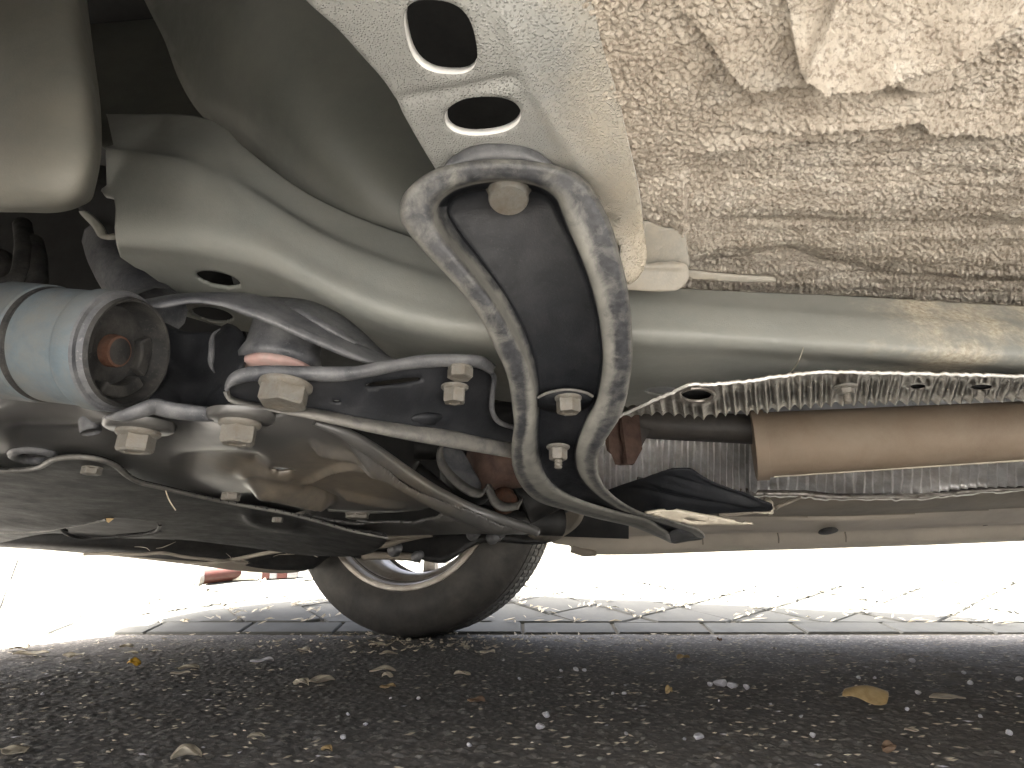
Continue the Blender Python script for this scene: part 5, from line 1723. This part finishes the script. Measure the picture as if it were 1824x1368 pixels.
for i, (px, py, wx, hx, m_, lab) in enumerate([
    (237, 1187, 24, 16, 'yellowleaf', 'small bright yellow leaf scrap on the asphalt'),
    (535, 1222, 34, 16, 'paleleaf', 'left piece of the crumpled tan leaf pair beside the tyre'),
    (572, 1218, 46, 15, 'paleleaf', 'right piece of the crumpled tan leaf pair beside the tyre'),
    (330, 1353, 50, 26, 'paleleaf', 'pale crumpled leaf at the bottom edge, left of centre'),
    (32, 1158, 42, 9, 'paleleaf', 'flat pale leaf by the left edge under the sunlit strip'),
    (52, 1167, 52, 9, 'paleleaf', 'longer pale leaf just below the flat one at the left edge'),
    (128, 1172, 40, 11, 'paleleaf', 'pale leaf with an upturned tip, third from the left edge'),
    (224, 1154, 26, 7, 'paleleaf', 'small pale leaf above the yellow scrap'),
    (233, 1165, 24, 5, 'paleleaf', 'thin pale leaf sliver right above the yellow scrap'),
    (335, 1193, 36, 10, 'paleleaf', 'pale leaf with one lifted end, right of the yellow scrap'),
    (320, 1201, 34, 5, 'paleleaf', 'flat pale sliver below the leaf with one lifted end'),
    (465, 1180, 40, 9, 'whitestone', 'greyish white curled leaf left of the tyre'),
    (540, 1160, 28, 7, 'paleleaf', 'pale leaf just in front of the left foot of the tyre'),
    (672, 1151, 32, 7, 'paleleaf', 'small pale leaf right in front of the tyre contact'),
    (692, 1166, 32, 6, 'paleleaf', 'pale curled leaf a little in front of the tyre'),
    (681, 1197, 46, 9, 'paleleaf', 'long tan leaf lying sideways in front of the tyre'),
    (690, 1208, 20, 12, 'paleleaf', 'short tan leaf below the long one in front of the tyre'),
    (690, 1226, 28, 8, 'tanleaf', 'thin brownish leaf lowest in front of the tyre'),
    (823, 1204, 30, 10, 'paleleaf', 'tan leaf with a raised tip below the right of the tyre'),
    (868, 1165, 30, 8, 'paleleaf', 'pale looped leaf right of the tyre contact'),
    (1192, 1236, 15, 14, 'tanleaf', 'small round tan leaf standing up in the middle right'),
    (1586, 1342, 32, 20, 'brownleaf', 'flat brown leaf at the bottom right'),
    (1218, 1174, 28, 8, 'tanleaf', 'small orange brown leaf near the paving edge'),
    (20, 1342, 56, 10, 'paleleaf', 'long pale sliver in the bottom left corner'),
    (455, 1315, 30, 8, 'paleleaf', 'flat pale leaf low in the frame, left of centre'),
    (581, 1339, 24, 12, 'tanleaf', 'small tan leaf near the bottom edge'),
    (1690, 1245, 60, 5, 'paleleaf', 'thin pale blade of leaf right of the large folded one'),
    (1625, 1303, 24, 5, 'paleleaf', 'small flat pale chip below right of the large folded leaf'),
    (1282, 1142, 9, 9, 'brownleaf', 'tiny dark scrap standing at the paving edge'),
    (848, 1252, 34, 12, 'brownleaf', 'dark curled leaf in the middle of the asphalt'),
]):
    nm = 'leaf_scrap' if wx < 30 else 'dry_leaf'
    leaf(px, py, wx, hx, M[m_], lab, name='dry_leaf', seed=i + 3, group=GL)

PG = 'white stones on the asphalt'
def pebble(px, py, wpx, seed, label):
    rr = random.Random(seed)
    c = ground_pt(px, py)
    k = depth(c) / F
    r_ = wpx * k / 2
    bm = bmesh.new()
    bmesh.ops.create_icosphere(bm, subdivisions=2, radius=1)
    ax_ = [Vector((rr.gauss(0, 1), rr.gauss(0, 1), rr.gauss(0, 1))).normalized() for _ in range(7)]
    lim = [rr.uniform(.4, .8) for _ in range(7)]
    for v in bm.verts:
        for a_, l_ in zip(ax_, lim):
            d_ = v.co.dot(a_)
            if d_ > l_:
                v.co -= a_ * (d_ - l_)
    V = np.array([(v.co.x * r_, v.co.y * r_ * .9, v.co.z * r_ * .75) for v in bm.verts])
    Fc = [tuple(v.index for v in f.verts) for f in bm.faces]
    bm.free()
    V[:, 2] -= V[:, 2].min() + r_ * .1
    return tag(obj('white_stone', V + c, Fc, M['whitestone'], smooth=False), label, 'stone', PG)


for i, (px, py, wx, lab) in enumerate([
    (973, 1278, 17, 'rounded white stone, upper of the pair near the centre'), (963, 1298, 19, 'rough white stone, lower of the pair near the centre'),
    (1265, 1222, 11, 'white chip at the left end of the stone cluster'), (1283, 1222, 24, 'largest white stone of the cluster right of centre'), (1305, 1226, 22, 'second largest white stone of the cluster right of centre'), (1329, 1228, 13, 'white chip at the right end of the stone cluster'),
    (1000, 1196, 8, 'small white stone left of the row of three below the paving'), (1027, 1195, 14, 'flat pale stone of the row below the paving'), (1040, 1196, 10, 'pale chip next to the flat stone below the paving'),
    (1245, 1316, 19, 'half buried white stone low right of centre'), (1219, 1318, 8, 'tiny white chip left of the half buried stone'), (1448, 1314, 13, 'white stone under the large folded leaf'),
    (612, 1316, 13, 'white stone near the bottom, left of centre'), (651, 1292, 10, 'small white stone up right of the one near the bottom left'), (620, 1274, 8, 'tiny white chip above the two lower left stones'), (745, 1246, 8, 'tiny white chip left of the dark leaf'), (696, 1245, 7, 'tiny white chip beneath the thin brownish leaf'),
    (836, 1330, 11, 'white stone at the bottom centre'), (1797, 1309, 14, 'white stone at the right edge, low'), (1636, 1237, 11, 'white stone right of the large folded leaf'), (1617, 1266, 9, 'small white stone below right of the folded leaf'), (1728, 1219, 12, 'white stone toward the right edge'), (1717, 1201, 9, 'white chip above the stone toward the right edge'),
    (1625, 1180, 12, 'white chip far right near the paving'), (1581, 1181, 7, 'tiny white chip far right near the paving'), (1816, 1213, 13, 'white stone cut by the right edge'), (1747, 1278, 9, 'small white stone low near the right edge'), (1530, 1209, 9, 'white chip above the large folded leaf, left one'), (1558, 1209, 8, 'white chip above the large folded leaf, right one'),
    (1428, 1278, 9, 'small white chip left below the folded leaf'), (1281, 1250, 7, 'tiny white chip below the stone cluster'), (1373, 1256, 7, 'tiny white chip between the cluster and the folded leaf'), (1115, 1309, 9, 'white chip low in the middle'), (1091, 1237, 7, 'left of two tiny white chips in the middle right'), (1112, 1237, 9, 'right of two tiny white chips in the middle right'), (925, 1211, 7, 'tiny white chip below the tyre, right'), (897, 1177, 6, 'tiny pale chip right of the tyre foot'), (75, 1238, 8, 'tiny white chip at the left side')]):
    pebble(px, py, wx, i + 50, lab)

# small grit and flakes too many to count
mb = MB()
for k in range(1700):
    Yg = .36 + (AY1 - .40) * rng.random() ** 1.5
    Xg = rng.uniform(-.92, .92) * Yg
    dark_mid = math.exp(-((Xg / Yg + .14) / .16) ** 2)
    if rng.random() < .75 * dark_mid:
        continue
    L = rng.uniform(.0018, .0058) * (.7 + .5 * Yg)
    wd = L * rng.uniform(.25, .5)
    an = rng.gauss(0, .5)
    c = np.array([Xg, Yg, .0012])
    d_ = np.array([math.cos(an), math.sin(an), 0]); n_ = np.array([-math.sin(an), math.cos(an), 0])
    mb.add([c - d_ * L + EZ * rng.uniform(0, .001), c - n_ * wd, c + d_ * L + EZ * rng.uniform(0, .0016), c + n_ * wd, c + EZ * .0012], [(0, 1, 4), (1, 2, 4), (2, 3, 4), (3, 0, 4)], 0 if rng.random() < .96 else 1)
for k in range(260):
    Xg = rng.gauss(-.22, .28); Yg = rng.uniform(1.30, AY1)
    L = rng.uniform(.004, .012); wd = L * rng.uniform(.3, .6); an = rng.uniform(0, 3.14)
    c = np.array([Xg, Yg, .001])
    d_ = np.array([math.cos(an), math.sin(an), 0]); n_ = np.array([-math.sin(an), math.cos(an), 0])
    mb.add([c - d_ * L + EZ * rng.uniform(0, .006), c - n_ * wd, c + d_ * L + EZ * rng.uniform(0, .007), c + n_ * wd, c + EZ * .003], [(0, 1, 4), (1, 2, 4), (2, 3, 4), (3, 0, 4)], 0)
tag(mb.build('leaf_flakes', [M['paleleaf'], M['whitestone']], smooth=False), 'fine pale flakes and grit strewn over the dark asphalt', 'grit', kind='stuff')

# dry leaf scrap caught on the undertray
c = P(195, 922, .98)
V = [c + np.array(p) * .0065 for p in [(-1, 0, 1.6), (-.4, -.3, 2.6), (.1, -.2, 1.3), (1.6, -.1, .4), (.9, -.4, -.5), (.2, -.2, -1.0), (-.7, -.3, -.3), (0, -.7, .4)]]
tag(obj('leaf_scrap', V, [(i, (i + 1) % 7, 7) for i in range(7)], M['tanleaf'], smooth=False, thick=.0006), 'small brown dry leaf scrap caught on the black undertray', 'leaf scrap')

# red and white things lying on the pavement beyond the bumper
def ramp_c(px, py, lift):
    p = ground_pt(px, py)
    return p + np.array([0, 0, lift])
a_ = ramp_c(352, 1044, .030)
kk = depth(a_) / F
r_ = 13 * kk
ax_ = np.array([.75, .66, .13]); ax_ /= np.linalg.norm(ax_)
ax_ = np.array([ax_[0], ax_[1], ax_[1] * RAMP]); ax_ /= np.linalg.norm(ax_)
post = empty('fallen_post', a_, 'red painted post with pale end cap lying on the paving beyond the bumper', 'post')
a_[2] = float(ramp_z(np.array(a_[1]))) + r_ * 1.05
V, Fc = lathe_mesh([(0, -.004), (r_ * .9, -.004), (r_, .0), (r_, .012), (0, .012)], a_, ax_, 28)
obj('end_cap', V, Fc, M['whitepaint'], post, sharp=40)
V, Fc = lathe_mesh([(0, .012), (r_ * .97, .012), (r_ * .97, .16), (r_ * .97, .16), (0, .16)], a_, ax_, 28)
obj('post_tube', V, Fc, M['redpaint'], post, sharp=40)
b0 = ramp_c(398, 1036, 0); b1 = ramp_c(530, 1030, 0)
b0[2] = float(ramp_z(np.array(b0[1]))); b1[2] = float(ramp_z(np.array(b1[1])))
bar = empty('barrier_bar', (b0 + b1) / 2, 'red and white banded bar lying on the paving beside the tyre', 'barrier')
dv = b1 - b0
nrm = np.cross(EZ, dv); nrm /= np.linalg.norm(nrm)
cuts = [0, .12, .52, .62, .72, .86, 1.0]
for i in range(6):
    V = []
    for u in (cuts[i], cuts[i + 1]):
        p = b0 + dv * u
        for sx, sz in ((-1, 0), (1, 0), (1, 1), (-1, 1)):
            V.append(p + nrm * sx * .02 + EZ * (.003 + sz * .042))
    obj('band', V, grid_faces(2, 4, True) + [(0, 1, 2, 3), (7, 6, 5, 4)], M[['redpaint', 'whitepaint'][i % 2]] if i != 1 else M['cream'], bar, smooth=False, bevel=.002)

bpy.context.view_layer.update()
